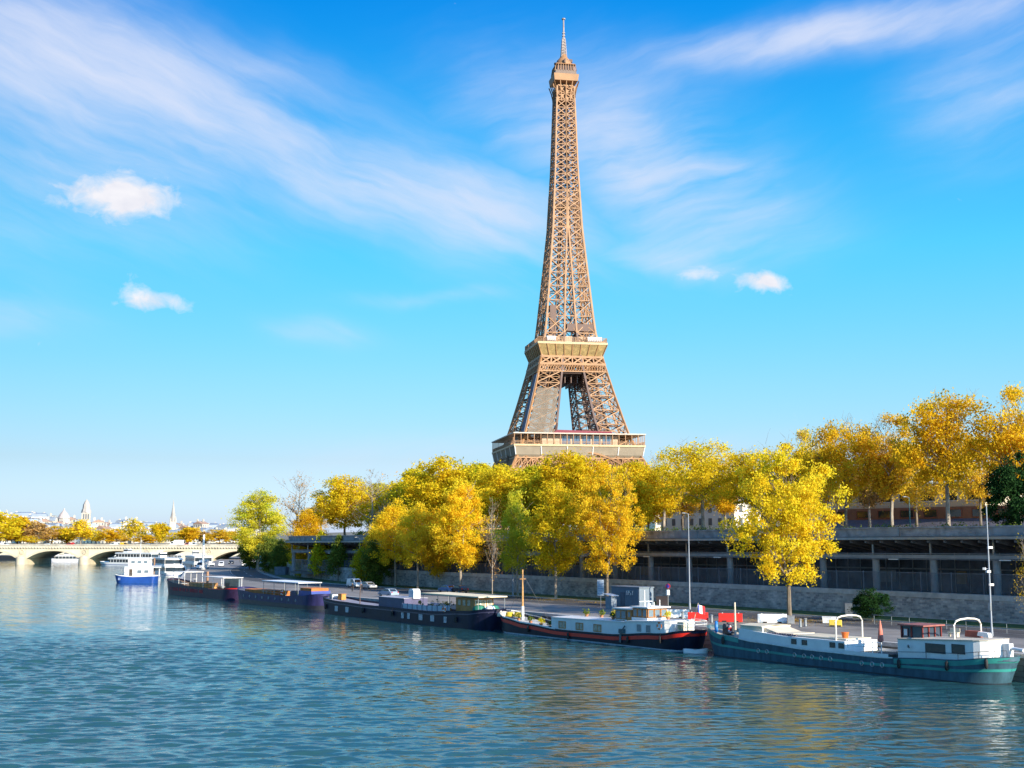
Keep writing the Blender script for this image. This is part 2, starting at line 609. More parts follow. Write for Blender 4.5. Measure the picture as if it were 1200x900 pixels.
# ------------------------------------------------------------------ water
def build_water():
    def axis(lo, hi, fine_lo, fine_hi, step, grow):
        out = [fine_lo]
        while out[-1] < fine_hi:
            out.append(out[-1] + step)
        a, st = out[-1], step
        while a < hi:
            st *= grow
            a += st
            out.append(a)
        b, st, pre = fine_lo, step, []
        while b > lo:
            st *= grow
            b -= st
            pre.append(b)
        return np.array(pre[::-1] + out)
    ys = axis(-60, 1500, 62, 160, .16, 1.02)
    xs = axis(-520, 140, -62, 62, .25, 1.03)
    X, Y = np.meshgrid(xs, ys)
    dx = np.gradient(xs)[None, :] * np.ones_like(X)
    dy = np.gradient(ys)[:, None] * np.ones_like(X)
    sp = np.maximum(dx, dy)
    rng = np.random.RandomState(5)
    Z = np.zeros_like(X)
    ncomp = 90
    for i in range(ncomp):
        lam = .6 * (3.4 / .6) ** rng.rand()
        th = rng.normal(R(97), R(24))        # wind mostly up the view, crests across
        k = 2 * math.pi / lam
        amp = .0054 * lam ** 1.0
        w = np.clip((lam / sp - 2.6) / 2.0, 0, 1)
        ph = rng.rand() * 2 * math.pi
        arg = k * (X * math.cos(th) + Y * math.sin(th)) + ph
        Z += amp * w * (np.sin(arg) + .22 * np.cos(2 * arg))
    # gusts: patches of livelier and calmer water
    g = .75 + .25 * np.sin(X * .045 + 1.3 + .6 * np.sin(Y * .03)) * np.sin(Y * .04 + .5 + .7 * np.sin(X * .035))
    calm = np.clip((X * DQ[0] + Y * DQ[1] - 38) / 50, 0, 1)
    Z *= g * (1 - .68 * calm)
    nx, ny = len(xs), len(ys)
    me = bpy.data.meshes.new('water')
    co = np.stack([X, Y, Z], -1).reshape(-1, 3).astype(np.float32)
    idx = np.arange(nx * ny).reshape(ny, nx)
    f = np.stack([idx[:-1, :-1], idx[:-1, 1:], idx[1:, 1:], idx[1:, :-1]], -1).reshape(-1, 4).astype(np.int32)
    me.vertices.add(len(co))
    me.vertices.foreach_set('co', co.ravel())
    me.loops.add(f.size)
    me.loops.foreach_set('vertex_index', f.ravel())
    me.polygons.add(len(f))
    me.polygons.foreach_set('loop_start', np.arange(0, f.size, 4, dtype=np.int32))
    me.polygons.foreach_set('use_smooth', np.ones(len(f), dtype=bool))
    me.update(calc_edges=True)
    at = me.attributes.new('lively', 'FLOAT', 'POINT')
    at.data.foreach_set('value', (1 - .55 * calm).astype(np.float32).ravel())
    m = bpy.data.materials.new('river_water')
    m.use_nodes = True
    nt = m.node_tree
    N, LK = nt.nodes, nt.links.new
    b = N['Principled BSDF']
    b.inputs['Base Color'].default_value = (.022, .082, .092, 1)
    b.inputs['Roughness'].default_value = .07
    b.inputs['IOR'].default_value = 1.333
    tc = N.new('ShaderNodeTexCoord')

    def ns(scale, st, rot, det):
        mp = N.new('ShaderNodeMapping')
        mp.inputs[2].default_value = (0, 0, rot)
        mp.inputs[3].default_value = st
        LK(tc.outputs['Object'], mp.inputs[0])
        n = N.new('ShaderNodeTexNoise')
        n.inputs['Scale'].default_value = scale
        n.inputs['Detail'].default_value = det
        n.inputs['Roughness'].default_value = .6
        n.inputs['Distortion'].default_value = .3
        LK(mp.outputs[0], n.inputs[0])
        return n.outputs[1]
    lively = N.new('ShaderNodeAttribute')
    lively.attribute_name = 'lively'      # the lee of the quay is calmer
    # ripples too small for the mesh: tilt of the surface from two scales of noise
    def tilt(scale, st, rot, det, k):
        v = N.new('ShaderNodeVectorMath')
        v.operation = 'MULTIPLY_ADD'
        v.inputs[1].default_value = (k * .8, k, 0)
        v.inputs[2].default_value = (-k * .4, -k * .5, 0)
        LK(ns(scale, st, rot, det), v.inputs[0])
        sc_ = N.new('ShaderNodeVectorMath')
        sc_.operation = 'SCALE'
        LK(v.outputs[0], sc_.inputs[0])
        LK(lively.outputs['Fac'], sc_.inputs[3])
        return sc_.outputs[0]
    geo = N.new('ShaderNodeNewGeometry')
    acc = geo.outputs['Normal']
    for args in ((2.4, (.36, 1.7, 1), R(7), 4, .62), (.6, (.3, 1.4, 1), R(-8), 2, .26)):
        ad = N.new('ShaderNodeVectorMath')
        ad.operation = 'ADD'
        LK(acc, ad.inputs[0])
        LK(tilt(*args), ad.inputs[1])
        acc = ad.outputs[0]
    nm = N.new('ShaderNodeVectorMath')
    nm.operation = 'NORMALIZE'
    LK(acc, nm.inputs[0])
    LK(nm.outputs[0], b.inputs['Normal'])
    me.materials.append(m)
    o = bpy.data.objects.new('water', me)
    COL.objects.link(o)
    struct(o)


build_water()

# ------------------------------------------------------------------ land
EDGE = [(-260, 101), (-60, 104.2), (70, 105.2), (200, 106), (300, 107.5), (330, 118), (380, 137), (426, 155), (500, 188), (600, 234), (680, 272), (760, 312)]
WALL = [(-260, 139), (-60, 139), (60, 139), (275, 139), (320, 147), (360, 160), (400, 175), (450, 199), (520, 236), (600, 278), (680, 320), (760, 362)]
ZQ, ZWALL, ZST, ZIN = 2.4, 5.9, 13.2, 8.0


def strip(name, A, B, za, zb, mat, parent=None, edge_down=None):
    """sheet between two (s,q) polylines of equal length; optional vertical skirt along A"""
    mb = MB()
    n = len(A)
    vs = [sq(*p, za) for p in A] + [sq(*p, zb) for p in B]
    fs = [(i, i + 1, n + i + 1, n + i) for i in range(n - 1)]
    mb.add(vs, fs)
    if edge_down is not None:
        vs = [sq(*p, za) for p in A] + [sq(*p, edge_down) for p in A]
        mb.mi = 1
        mb.add(vs, [(i, n + i, n + i + 1, i + 1) for i in range(n - 1)])
    return mb.build(name, mat, parent)


def lerp(A, B, t):
    return [(a[0] + (b[0] - a[0]) * t, a[1] + (b[1] - a[1]) * t) for a, b in zip(A, B)]


def resample(P, n=60):
    out = []
    lo, hi = P[0][0], P[-1][0]
    for i in range(n):
        s = lo + (hi - lo) * i / (n - 1)
        for a, b in zip(P, P[1:]):
            if a[0] <= s <= b[0]:
                t = (s - a[0]) / (b[0] - a[0])
                out.append((s, a[1] + (b[1] - a[1]) * t))
                break
    return out


EDr, WLr = resample(EDGE, 90), resample(WALL, 90)
qy = strip('quay', EDr, WLr, ZQ, ZQ, [COBBLE, QUAYST], edge_down=-2.5)
struct(qy)
# coping along the quay edge, the road on the quay, its verge and lines
off = lambda P, d: [(s, q + d) for s, q in P]
struct(strip('quay_coping', off(EDr, -.12), off(EDr, .7), ZQ + .09, ZQ + .09, [STONE_CAP, STONE_CAP], edge_down=ZQ - .32))
struct(strip('quay_road', lerp(EDr, WLr, .47), lerp(EDr, WLr, .80), ZQ + .006, ZQ + .006, ASPH))
mk = MB()
RDa, RDb = lerp(EDr, WLr, .47), lerp(EDr, WLr, .80)
for line, w, dash in ((lerp(RDa, RDb, .04), .16, 0), (lerp(RDa, RDb, .5), .14, 1), (lerp(RDa, RDb, .96), .16, 0)):
    for i in range(len(line) - 1):
        if dash and i % 2:
            continue
        a, b = line[i], line[i + 1]
        mk.add([sq(a[0], a[1] - w / 2, ZQ + .012), sq(b[0], b[1] - w / 2, ZQ + .012), sq(b[0], b[1] + w / 2, ZQ + .012), sq(a[0], a[1] + w / 2, ZQ + .012)], [(0, 1, 2, 3)])
struct(mk.build('road_markings', M('road_paint', (.55, .55, .55), .8, .2, 1)))
kb = MB()
kl = lerp(EDr, WLr, .805)
for i in range(len(kl) - 1):
    a, b = kl[i], kl[i + 1]
    kb.beam(sq(*a, ZQ + .06), sq(*b, ZQ + .06), .22, .13)
struct(kb.build('kerb', STONE_CAP))
struct(strip('verge', lerp(EDr, WLr, .86), lerp(EDr, WLr, .985), ZQ + .02, ZQ + .22, GRASS))
# street terrace over the station, sloping down to the park ground
ST0, ST1, ST2 = off(WLr, 3), off(WLr, 66), off(WLr, 100)
struct(strip('street', ST0, ST1, ZST, ZST, M('street_paving', (.20, .19, .18), .9, .2, .3)))
struct(strip('street_bank', ST1, ST2, ZST, ZIN, M('park_lawn', (.10, .13, .04), .95, .3, .4)))
gp = [sq(-260, 239), sq(275, 239), sq(400, 275), sq(520, 336), sq(680, 420), Vector((-62, 812, 0)), Vector((-1200, 830, 0)),
      Vector((-5000, 900, 0)), Vector((-5000, 9000, 0)), Vector((6000, 9000, 0)), Vector((6000, -600, 0)), Vector((700, -600, 0))]
bm = bmesh.new()
bm.faces.new([bm.verts.new((p.x, p.y, ZIN)) for p in gp])
bmesh.ops.triangulate(bm, faces=bm.faces)
bmesh.ops.recalc_face_normals(bm, faces=bm.faces)
me = bpy.data.meshes.new('ground')
bm.to_mesh(me)
bm.free()
me.materials.append(M('park_ground', (.16, .14, .09), .95, .3, .02))
g = bpy.data.objects.new('ground', me)
COL.objects.link(g)
struct(g)
# land of the opposite bank, left of the frame
mb = MB()
mb.box2((-5000, -600, -3), (-430, 815, 6))
struct(mb.build('opposite_bank', M('park_ground', (.16, .14, .09))))


# ------------------------------------------------------------------ quay retaining wall
def build_wall():
    root = empty('retaining_wall', 'long rough stone retaining wall with pale coping, under the railing and dark gallery', 'wall', sq(60, 139, ZQ), QROT)
    mb, cap = MB(), MB()
    inv = Matrix.Rotation(-QROT, 4, 'Z')
    P = [inv @ (sq(s, q) - sq(60, 139)) for s, q in WLr]
    for i in range(len(P) - 1):
        a, b = P[i], P[i + 1]
        mb.add([(a.x, a.y + .25, -.6), (b.x, b.y + .25, -.6), (b.x, b.y, 3.1), (a.x, a.y, 3.1), (a.x, a.y - 1, 3.1), (b.x, b.y - 1, 3.1)], [(0, 1, 2, 3), (3, 2, 5, 4)])
        cap.add([(a.x, a.y + .08, 2.85), (b.x, b.y + .08, 2.85), (b.x, b.y + .08, 3.5), (a.x, a.y + .08, 3.5), (a.x, a.y - 1, 3.5), (b.x, b.y - 1, 3.5)],
                [(0, 1, 2, 3), (3, 2, 5, 4)])
    mb.build('wall_face', STONE_W, root)
    cap.build('coping', STONE_CAP, root)


build_wall()


def build_gallery():
    """covered railway gallery: slab and parapet of the street above, ribs, beam, columns, railing, back wall"""
    L0, L1 = -40, 252                        # local x from s=60
    root = empty('station_gallery', 'long open concrete railway gallery behind a railing, carrying the tree-lined street', 'station', sq(60, 140.3, 5.9), QROT)
    root.rotation_euler = (0, R(.30), QROT)
    Q = lambda q: -(q - 140.3)
    m = MB()
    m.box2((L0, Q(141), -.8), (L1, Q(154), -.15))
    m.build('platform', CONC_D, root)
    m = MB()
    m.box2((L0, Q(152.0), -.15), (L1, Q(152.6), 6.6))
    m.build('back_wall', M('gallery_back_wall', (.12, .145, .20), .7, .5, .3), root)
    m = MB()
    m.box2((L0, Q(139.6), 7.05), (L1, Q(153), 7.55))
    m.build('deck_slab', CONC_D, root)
    m = MB()
    x = L0
    i = 0
    while x < L1:
        w = (14.5, 5.5)[i % 2]
        m.mi = i % 2
        m.box2((x + .03, Q(140.3) + (.12 if i % 2 else 0), 7.55), (min(x + w, L1) - .03, Q(140.75), 8.62))
        x += w
        i += 1
    m.mi = 0
    m.box2((L0, Q(140.1), 8.62), (L1, Q(140.95), 8.8))
    m.build('parapet', [M('parapet_pale', (.40, .40, .41), .85, .35, .8), CONC], root)
    m = MB()
    m.box2((L0, Q(139.5), 7.12), (L1, Q(139.58), 7.42))
    m.build('slab_edge', GREYMETAL, root)
    ribs = MB()
    for k in range(int((L1 - L0) / 2.6)):
        xx = L0 + 1 + k * 2.6
        ribs.add([(xx, Q(139.8), 6.98), (xx + .3, Q(139.8), 6.98), (xx + .3, Q(147), 7.04), (xx, Q(147), 7.04),
                  (xx, Q(139.8), 6.7), (xx + .3, Q(139.8), 6.7), (xx + .3, Q(147), 5.6), (xx, Q(147), 5.6)],
                 [(0, 1, 2, 3), (4, 7, 6, 5), (0, 4, 5, 1), (1, 5, 6, 2), (2, 6, 7, 3), (3, 7, 4, 0)])
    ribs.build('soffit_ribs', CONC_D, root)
    m = MB()
    m.box2((L0, Q(141.2), 4.62), (L1, Q(141.7), 5.1))
    m.build('front_beam', CONC, root)
    x = L0 + 4
    while x < L1:
        c = MB()
        c.lathe([(.55, -.1), (.5, .2), (.5, 4.3), (.62, 4.62)], (x, Q(141.9), 0), 14)
        c.build('column', CONC, root, True)
        c = MB()
        c.box2((x - .12, Q(141.5), 5.1), (x + .12, Q(141.3), 7.05))
        c.build('hanger_post', GREYMETAL, root)
        x += 9.6
    m = MB()
    x = L0 + 1
    while x < L1:
        m.box((x, Q(151.9), 2.6), (.14, .1, 5.4))
        x += 2.4
    m.box2((L0, Q(151.85), 2.9), (L1, Q(151.95), 3.1))
    m.build('wall_studs', M('stud_grey', (.26, .28, .32), .6, .2, 1), root)
    for yy, zz, rr_ in ((141.1, 5.25, .07), (141.15, 4.5, .05)):
        m = MB()
        m.tube([(L0, Q(yy), zz), (L1, Q(yy), zz)], rr_, 6)
        m.build('service_pipe', GREYMETAL, root)
    # railing: one part per bay
    x = L0
    while x < L1 - 4.8:
        f = MB()
        f.box2((x + .06, Q(140.16), 2.72), (x + 4.74, Q(140.22), 2.8))
        f.box2((x + .06, Q(140.16), .12), (x + 4.74, Q(140.22), .2))
        f.box((x, Q(140.19), 1.45), (.1, .1, 2.9))
        for k in range(28):
            f.box((x + .17 + k * .17, Q(140.19), 1.46), (.035, .02, 2.52))
        f.build('railing_panel', M('railing_grey', (.15, .17, .21), .5, .15, 1), root)
        x += 4.8
    # blank panels, notice boards and pale hoardings seen inside
    rnd = random.Random(3)
    for k in range(26):
        xx = L0 + 6 + k * 11 + rnd.uniform(-3, 3)
        if xx > L1 - 6:
            continue
        p = MB()
        w, h = rnd.uniform(1.5, 5), rnd.uniform(.8, 1.9)
        p.box2((xx, Q(151.9), 1.0), (xx + w, Q(151.99), 1.0 + h))
        p.build('notice_board', M(('board_grey', 'board_blue', 'board_ochre')[k % 3], ((.18, .2, .23), (.08, .14, .24), (.22, .17, .09))[k % 3], .6), root)
    for k in range(16):
        xx = L0 + 9 + k * 17.3
        if xx > L1 - 3:
            break
        p = MB()
        p.box2((xx, Q(141.0), 4.42), (xx + 1.6, Q(141.16), 4.56))
        p.build('light_fitting', WHITEP, root)
    return root


build_gallery()


# ------------------------------------------------------------------ stone bridge
def build_bridge():
    Y0, Y1, zd = 632.0, 667.0, 8.2
    root = empty('stone_arch_bridge', 'low cream stone bridge of wide shallow arches crossing the river', 'bridge', (0, 0, 0))
    piers = [-117.5 - 30.6 * k for k in range(12)]           # pier centres, the first is the abutment on the quay
    pw = 4.2
    for a, b in zip(piers[1:], piers[:-1]):
        x0, x1 = a + pw / 2, b - pw / 2
        n = 22
        vs, fs = [], []
        zc, zs = 6.5, 2.6
        for i in range(n + 1):
            t = i / n
            u = 2 * t - 1
            x = x0 + (x1 - x0) * t
            z = zs + (zc - zs) * (1 - abs(u) ** 2.2)
            vs += [(x, Y0, z), (x, Y0, zd), (x, Y1, z), (x, Y1, zd)]
        for i in range(n):
            j = i * 4
            fs += [(j, j + 4, j + 5, j + 1), (j + 2, j + 3, j + 7, j + 6), (j, j + 2, j + 6, j + 4)]
        MB().add(vs, fs).build('arch_span', CREAM, root)
        v = MB()        # raised ring of voussoirs
        prev = None
        for i in range(n + 1):
            t = i / n
            u = 2 * t - 1
            x = x0 + (x1 - x0) * t
            z = zs + (zc - zs) * (1 - abs(u) ** 2.2)
            if prev:
                v.beam((prev[0], Y0 - .1, prev[1] + .45), (x, Y0 - .1, z + .45), .22, .9)
            prev = (x, z)
        v.build('arch_ring', CREAM2, root)
    for x in piers[1:]:
        p = MB()
        p.box2((x - pw / 2, Y0 - .02, -3), (x + pw / 2, Y1 + .02, zd))
        p.build('pier', CREAM2, root)
        c = MB()
        pts = [(x + math.cos(t) * pw * .55, Y0 - 1.2 - math.sin(t) * pw * .55) for t in [math.pi * i / 10 for i in range(11)]]
        c.prism([(x + pw * .55, Y0 + .5)] + pts[::1] + [(x - pw * .55, Y0 + .5)], -3, 3.3)
        c.lathe([(pw * .5, 3.3), (pw * .42, 3.8), (.3, 4.3)], (x, Y0 - 1.2, 0), 14)
        c.build('cutwater', CREAM2, root)
        w = MB()
        w.torus((x, Y0 - .15, 6.0), .95, .22, 'y', 16, 6)
        w.lathe([(.55, -.25), (.6, .1)], (x, Y0, 6.0), 10, 'y')
        w.build('carved_wreath', CREAM2, root)
    xa, xb = piers[-1] - 2, -60
    co = MB()
    co.box2((xa, Y0 - .7, zd), (xb, Y1 + .7, zd + .45))
    for i in range(int((xb - xa) / 1.4)):
        co.box((xa + .5 + i * 1.4, Y0 - .55, zd - .22), (.6, .5, .44))
    co.build('cornice', CREAM, root)
    pr = MB()
    for yy in (Y0 - .35, Y1 + .35):
        pr.box2((xa, yy - .18, zd + .45), (xb, yy + .18, zd + 1.45))
        for i in range(int((xb - xa) / 5.1)):
            pr.box((xa + 2 + i * 5.1, yy, zd + 1.0), (.7, .48, 1.16))
    pr.build('parapet', M('grey_stone_parapet', (.44, .40, .33), .85, .2, .3), root)
    rd = MB()
    rd.box2((xa, Y0 + .2, zd + .452), (xb, Y1 - .2, zd + .5))
    rd.build('roadway', ASPH, root)
    ab = MB()
    ab.box2((-117.5 - pw / 2, Y0 - .02, -3), (-58, Y1, zd))
    ab.build('abutment', CREAM, root)
    return root


build_bridge()

# far embankment beyond the bridge
mb = MB()
mb.box2((-1500, 808, -3), (-60, 812, 8.6))
tag(mb.build('embankment_wall', CREAM), 'pale stone river wall seen through the arches beyond the bridge', 'wall')
mb = MB()
hp = [(-1600, 1150), (400, 1150)]
nx, ny = 60, 14
vs, fs = [], []
for j in range(ny + 1):
    for i in range(nx + 1):
        x = -1700 + 2300 * i / nx
        y = 1130 + 1400 * j / ny
        t = j / ny
        z = ZIN + 26 * min(1, t * 1.5) * (.75 + .25 * math.sin(x * .006 + 1)) * (1.25 if x < -420 else .9) - .5
        vs.append((x, y, z))
for j in range(ny):
    for i in range(nx):
        a = j * (nx + 1) + i
        fs.append((a, a + 1, a + nx + 2, a + nx + 1))
struct(MB().add(vs, fs).build('hill', M('hill_ground', (.22, .20, .16), .95, .3, .02)))


# ------------------------------------------------------------------ iron tower
TW = [(0, 125), (20, 101), (40, 78), (57, 61), (66, 55.5), (85, 45), (102.6, 36), (112, 31.5), (122, 28), (147, 23.2), (182, 16.7), (217, 13.2), (243, 11.5), (268, 9.9), (290, 9.0)]
LWD = [(0, 26), (57, 17.5), (66, 16.6), (85, 14.4), (102.6, 12.6), (122, 10.6), (147, 9.3), (182, 7.9), (200, 7.3), (290, 4.75)]


def ip(T, h):
    for a, b in zip(T, T[1:]):
        if a[0] <= h <= b[0]:
            return a[1] + (b[1] - a[1]) * (h - a[0]) / (b[0] - a[0])
    return T[-1][1]


def build_tower():
    root = empty('lattice_iron_tower', 'very tall tapering golden brown lattice iron tower with two galleries and a slim antenna', 'tower', (30.2, 720, 6.5), R(10.2))

    def corner(h, sx, sy, ix, iy):
        w = ip(TW, h) / 2
        l = ip(LWD, h)
        return Vector((sx * (w - (l if ix else 0)), sy * (w - (l if iy else 0)), h))

    def xbay(mb, a0, b0, a1, b1, wd, sec=0.0):
        """one panel a0-b0 (bottom) to a1-b1 (top): X, top rail and fine lacing along the X"""
        mb.beam(a0, b1, wd)
        mb.beam(b0, a1, wd)
        mb.beam(a1, b1, wd * .9)
        if sec:
            am, bm_ = (a0 + a1) / 2, (b0 + b1) / 2
            tm, lm = (a1 + b1) / 2, (a0 + b0) / 2
            mb.beam(am, bm_, sec)
            mb.beam(tm, lm, sec)
            for p, q in ((am, tm), (tm, bm_), (bm_, lm), (lm, am)):
                mb.beam(p, q, sec)
    # four legs from the ground to the second gallery
    lev = [0, 11, 22, 33, 43, 52, 60, 68, 76, 84, 91, 98, 106, 113, 120]
    for sx in (-1, 1):
        for sy in (-1, 1):
            mb = MB()
            for i in range(len(lev) - 1):
                h0, h1 = lev[i], lev[i + 1]
                cs0 = [corner(h0, sx, sy, *c) for c in ((0, 0), (1, 0), (1, 1), (0, 1))]
                cs1 = [corner(h1, sx, sy, *c) for c in ((0, 0), (1, 0), (1, 1), (0, 1))]
                for k in range(4):
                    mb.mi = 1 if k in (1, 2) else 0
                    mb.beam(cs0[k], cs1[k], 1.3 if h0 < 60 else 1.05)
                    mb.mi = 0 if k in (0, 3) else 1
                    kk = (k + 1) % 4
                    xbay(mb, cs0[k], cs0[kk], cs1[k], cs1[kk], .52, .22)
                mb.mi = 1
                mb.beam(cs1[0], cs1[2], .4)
                mb.beam(cs1[1], cs1[3], .4)
            # lift track running up inside the leg
            mb.beam(corner(0, sx, sy, 0, 0).lerp(corner(0, sx, sy, 1, 1), .5), corner(57, sx, sy, 0, 0).lerp(corner(57, sx, sy, 1, 1), .5), 3, 1)
            mb.beam(corner(60, sx, sy, 0, 0).lerp(corner(60, sx, sy, 1, 1), .5), corner(113, sx, sy, 0, 0).lerp(corner(113, sx, sy, 1, 1), .5), 2.4, .8)
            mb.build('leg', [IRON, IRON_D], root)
    # ground arches between the legs
    for ax in range(4):
        mb = MB()
        rot = Matrix.Rotation(ax * math.pi / 2, 4, 'Z')
        prev = None
        for i in range(25):
            t = math.pi * i / 24
            x, z = math.cos(t) * 37, 12 + math.sin(t) * 37
            w = ip(TW, min(z, 56)) / 2
            a, b = rot @ Vector((x, -w, z)), rot @ Vector((x * 1.07, -w, 12 + (z - 12) * 1.09))
            if prev:
                mb.beam(prev[0], a, .9)
                mb.beam(prev[1], b, .9)
                mb.beam(prev[0], b, .4)
                mb.beam(prev[1], a, .4)
            prev = (a, b)
        mb.build('base_arch', IRON, root)

    def girder(mb, h0, h1, wfac, ncell, wd, outset=0.0, dense=False):
        """lattice girder ring between heights, on the four faces"""
        for ax in range(4):
            rot = Matrix.Rotation(ax * math.pi / 2, 4, 'Z')
            w0, w1 = ip(TW, h0) / 2 * wfac + outset, ip(TW, h1) / 2 * wfac + outset
            P = lambda t, h: rot @ Vector(((2 * t - 1) * (w0 if h == h0 else w1), -(w0 if h == h0 else w1), h))
            mb.beam(P(0, h0), P(1, h0), wd * 1.6)
            mb.beam(P(0, h1), P(1, h1), wd * 1.6)
            for i in range(ncell):
                t0, t1 = i / ncell, (i + 1) / ncell
                mb.beam(P(t0, h0), P(t1, h1), wd)
                mb.beam(P(t1, h0), P(t0, h1), wd)
                if not dense:
                    mb.beam(P(t0, h0), P(t0, h1), wd)
    # first gallery
    fg = MB()
    girder(fg, 41.9, 48.8, 1.0, 24, .45, .6)
    fg.build('lower_girder', IRON, root)
    plat = empty_part('first_gallery', root)
    plat.location = (0, 0, -3.6)

    def ring_prism(mb, w, z0, z1, wt=None):
        """square ring skin: a solid slab of width w (wt at its top)"""
        a, b = w / 2, (wt or w) / 2
        vs = [(-a, -a, z0), (a, -a, z0), (a, a, z0), (-a, a, z0), (-b, -b, z1), (b, -b, z1), (b, b, z1), (-b, b, z1)]
        mb.add(vs, [(3, 2, 1, 0), (4, 5, 6, 7), (0, 1, 5, 4), (1, 2, 6, 5), (2, 3, 7, 6), (3, 0, 4, 7)])

    def ring_hollow(mb, w, z0, z1, wt, th=1.0):
        for ax in range(4):
            rot = Matrix.Rotation(ax * math.pi / 2, 4, 'Z')
            a, b = w / 2, wt / 2
            V = [(-a, -a, z0), (a, -a, z0), (a - th, -a + th, z0), (-a + th, -a + th, z0), (-b, -b, z1), (b, -b, z1), (b - th, -b + th, z1), (-b + th, -b + th, z1)]
            mb.add([rot @ Vector(v) for v in V], [(3, 2, 1, 0), (4, 5, 6, 7), (0, 1, 5, 4), (2, 3, 7, 6)])
    b = MB()
    ring_hollow(b, 67.0, 52.4, 54.0, 69.4)
    ring_hollow(b, 69.6, 54.0, 58.6, 71.4)
    b.build('netting_band', [NET], plat)
    for ax in range(4):
        rot = Matrix.Rotation(ax * math.pi / 2, 4, 'Z')
        for i in range(5):
            t = -1 + 2 * i / 5
            b = MB()
            b.beam(rot @ Vector((t * 34.9, -35.0, 54)), rot @ Vector((t * 35.7, -35.9, 58.7)), .35)
            b.build('band_post', WHITEP, plat)
    b = MB()
    for ax in range(4):
        rot = Matrix.Rotation(ax * math.pi / 2, 4, 'Z')
        V = [(-36.2, -36.2, 58.6), (36.2, -36.2, 58.6), (20, -20, 58.6), (-20, -20, 58.6), (-36.2, -36.2, 59.6), (36.2, -36.2, 59.6), (20, -20, 59.6), (-20, -20, 59.6)]
        b.add([rot @ Vector(v) for v in V], [(3, 2, 1, 0), (4, 5, 6, 7), (0, 1, 5, 4), (2, 3, 7, 6)])
    b.build('gallery_floor', M('gallery_trim', (.60, .42, .24), .6), plat)
    b = MB()
    for ax in range(4):
        rot = Matrix.Rotation(ax * math.pi / 2, 4, 'Z')
        V = [(-36.4, -36.4, 65.2), (36.4, -36.4, 65.2), (24, -24, 65.4), (-24, -24, 65.4), (-36.4, -36.4, 65.8), (36.4, -36.4, 65.8), (24, -24, 65.9), (-24, -24, 65.9)]
        b.add([rot @ Vector(v) for v in V], [(3, 2, 1, 0), (4, 5, 6, 7), (0, 1, 5, 4), (2, 3, 7, 6)])
    b.build('gallery_roof', M('gallery_roof_paint', (.58, .50, .42), .6), plat)
    rl = MB()
    for ax in range(4):
        rot = Matrix.Rotation(ax * math.pi / 2, 4, 'Z')
        for i in range(20):
            t = -1 + 2 * i / 20
            b = MB()
            b.beam(rot @ Vector((t * 35.8, -35.8, 59.6)), rot @ Vector((t * 35.8, -35.8, 65.2)), .32)
            b.build('gallery_post', IRON, plat)
        for z in (60.7, 61.3):
            rl.beam(rot @ Vector((-35.9, -35.9, z)), rot @ Vector((35.9, -35.9, z)), .16)
        for i in range(90):
            t = -1 + 2 * i / 89
            rl.beam(rot @ Vector((t * 35.9, -35.9, 59.6)), rot @ Vector((t * 35.9, -35.9, 61.3)), .12)
    rl.build('gallery_railing', IRON, plat)
    # pavilions on the first gallery: glazed boxes between the legs, red roof
    for ax in range(4):
        rot = Matrix.Rotation(ax * math.pi / 2, 4, 'Z')
        b = MB()
        vs = [(-20, -31.5, 59.6), (22, -31.5, 59.6), (22, -24, 59.6), (-20, -24, 59.6), (-20, -31.5, 64.9), (22, -31.5, 64.9), (22, -24, 64.9), (-20, -24, 64.9)]
        b.add([rot @ Vector(v) for v in vs], [(3, 2, 1, 0), (4, 5, 6, 7), (0, 1, 5, 4), (1, 2, 6, 5), (2, 3, 7, 6), (3, 0, 4, 7)])
        pv = b.build('pavilion', M('pavilion_wall', (.50, .36, .26), .6), plat)
        b = MB()
        for x0 in (-9, -3.4, 2.2, 7.8, 13.4):
            vs = [(x0, -31.62, 60.2), (x0 + 4.6, -31.62, 60.2), (x0 + 4.6, -31.62, 64.5), (x0, -31.62, 64.5)]
            b.add([rot @ Vector(v) for v in vs], [(0, 1, 2, 3)])
        b.build('pavilion_glazing', glass('pavilion_glass', (.06, .12, .22)), plat)
        b = MB()
        vs = [(-14, -30, 65.9), (20, -30, 65.9), (20, -24, 65.9), (-14, -24, 65.9), (-11, -29, 68.0), (19, -29, 67.4), (19, -25, 67.4), (-11, -25, 68.0)]
        b.add([rot @ Vector(v) for v in vs], [(3, 2, 1, 0), (4, 5, 6, 7), (0, 1, 5, 4), (1, 2, 6, 5), (2, 3, 7, 6), (3, 0, 4, 7)])
        b.build('pavilion_roof', M('red_brown_roof', (.20, .03, .04), .5), plat)
    # second gallery
    fg = MB()
    girder(fg, 97.6, 101.4, 1.0, 26, .34, .35, True)
    girder(fg, 101.9, 106.0, 1.0, 6, .7, .35)
    fg.build('upper_girder', IRON, root)
    fl = MB()
    for h in (97.0, 105.4):
        w = ip(TW, h) / 2 - .8
        fl.box((0, 0, h), (w * 2, w * 2, .8))
    for i in range(9):
        for hh in (94.8, 92.8):
            x = -14 + i * 3.5
            fl.box((x, 0, hh), (.5, 30, 2.2))
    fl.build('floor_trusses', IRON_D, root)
    p2 = empty_part('second_gallery', root)
    p2.location = (0, 0, -4.4)
    b = MB()
    ring_prism(b, 33.6, 109.9, 117.2, 39.0)
    b.build('flared_soffit', M('soffit_paint', (.36, .25, .10), .6, .3, .5), p2)
    b = MB()
    for ax in range(4):
        rot = Matrix.Rotation(ax * math.pi / 2, 4, 'Z')
        for i in range(9):
            t = -1 + 2 * i / 8
            b.beam(rot @ Vector((t * 16.9, -17.0, 109.9)), rot @ Vector((t * 19.6, -19.7, 117.4)), .45)
    b.build('bracket', IRON, p2)
    b = MB()
    ring_prism(b, 39.6, 117.2, 118.5)
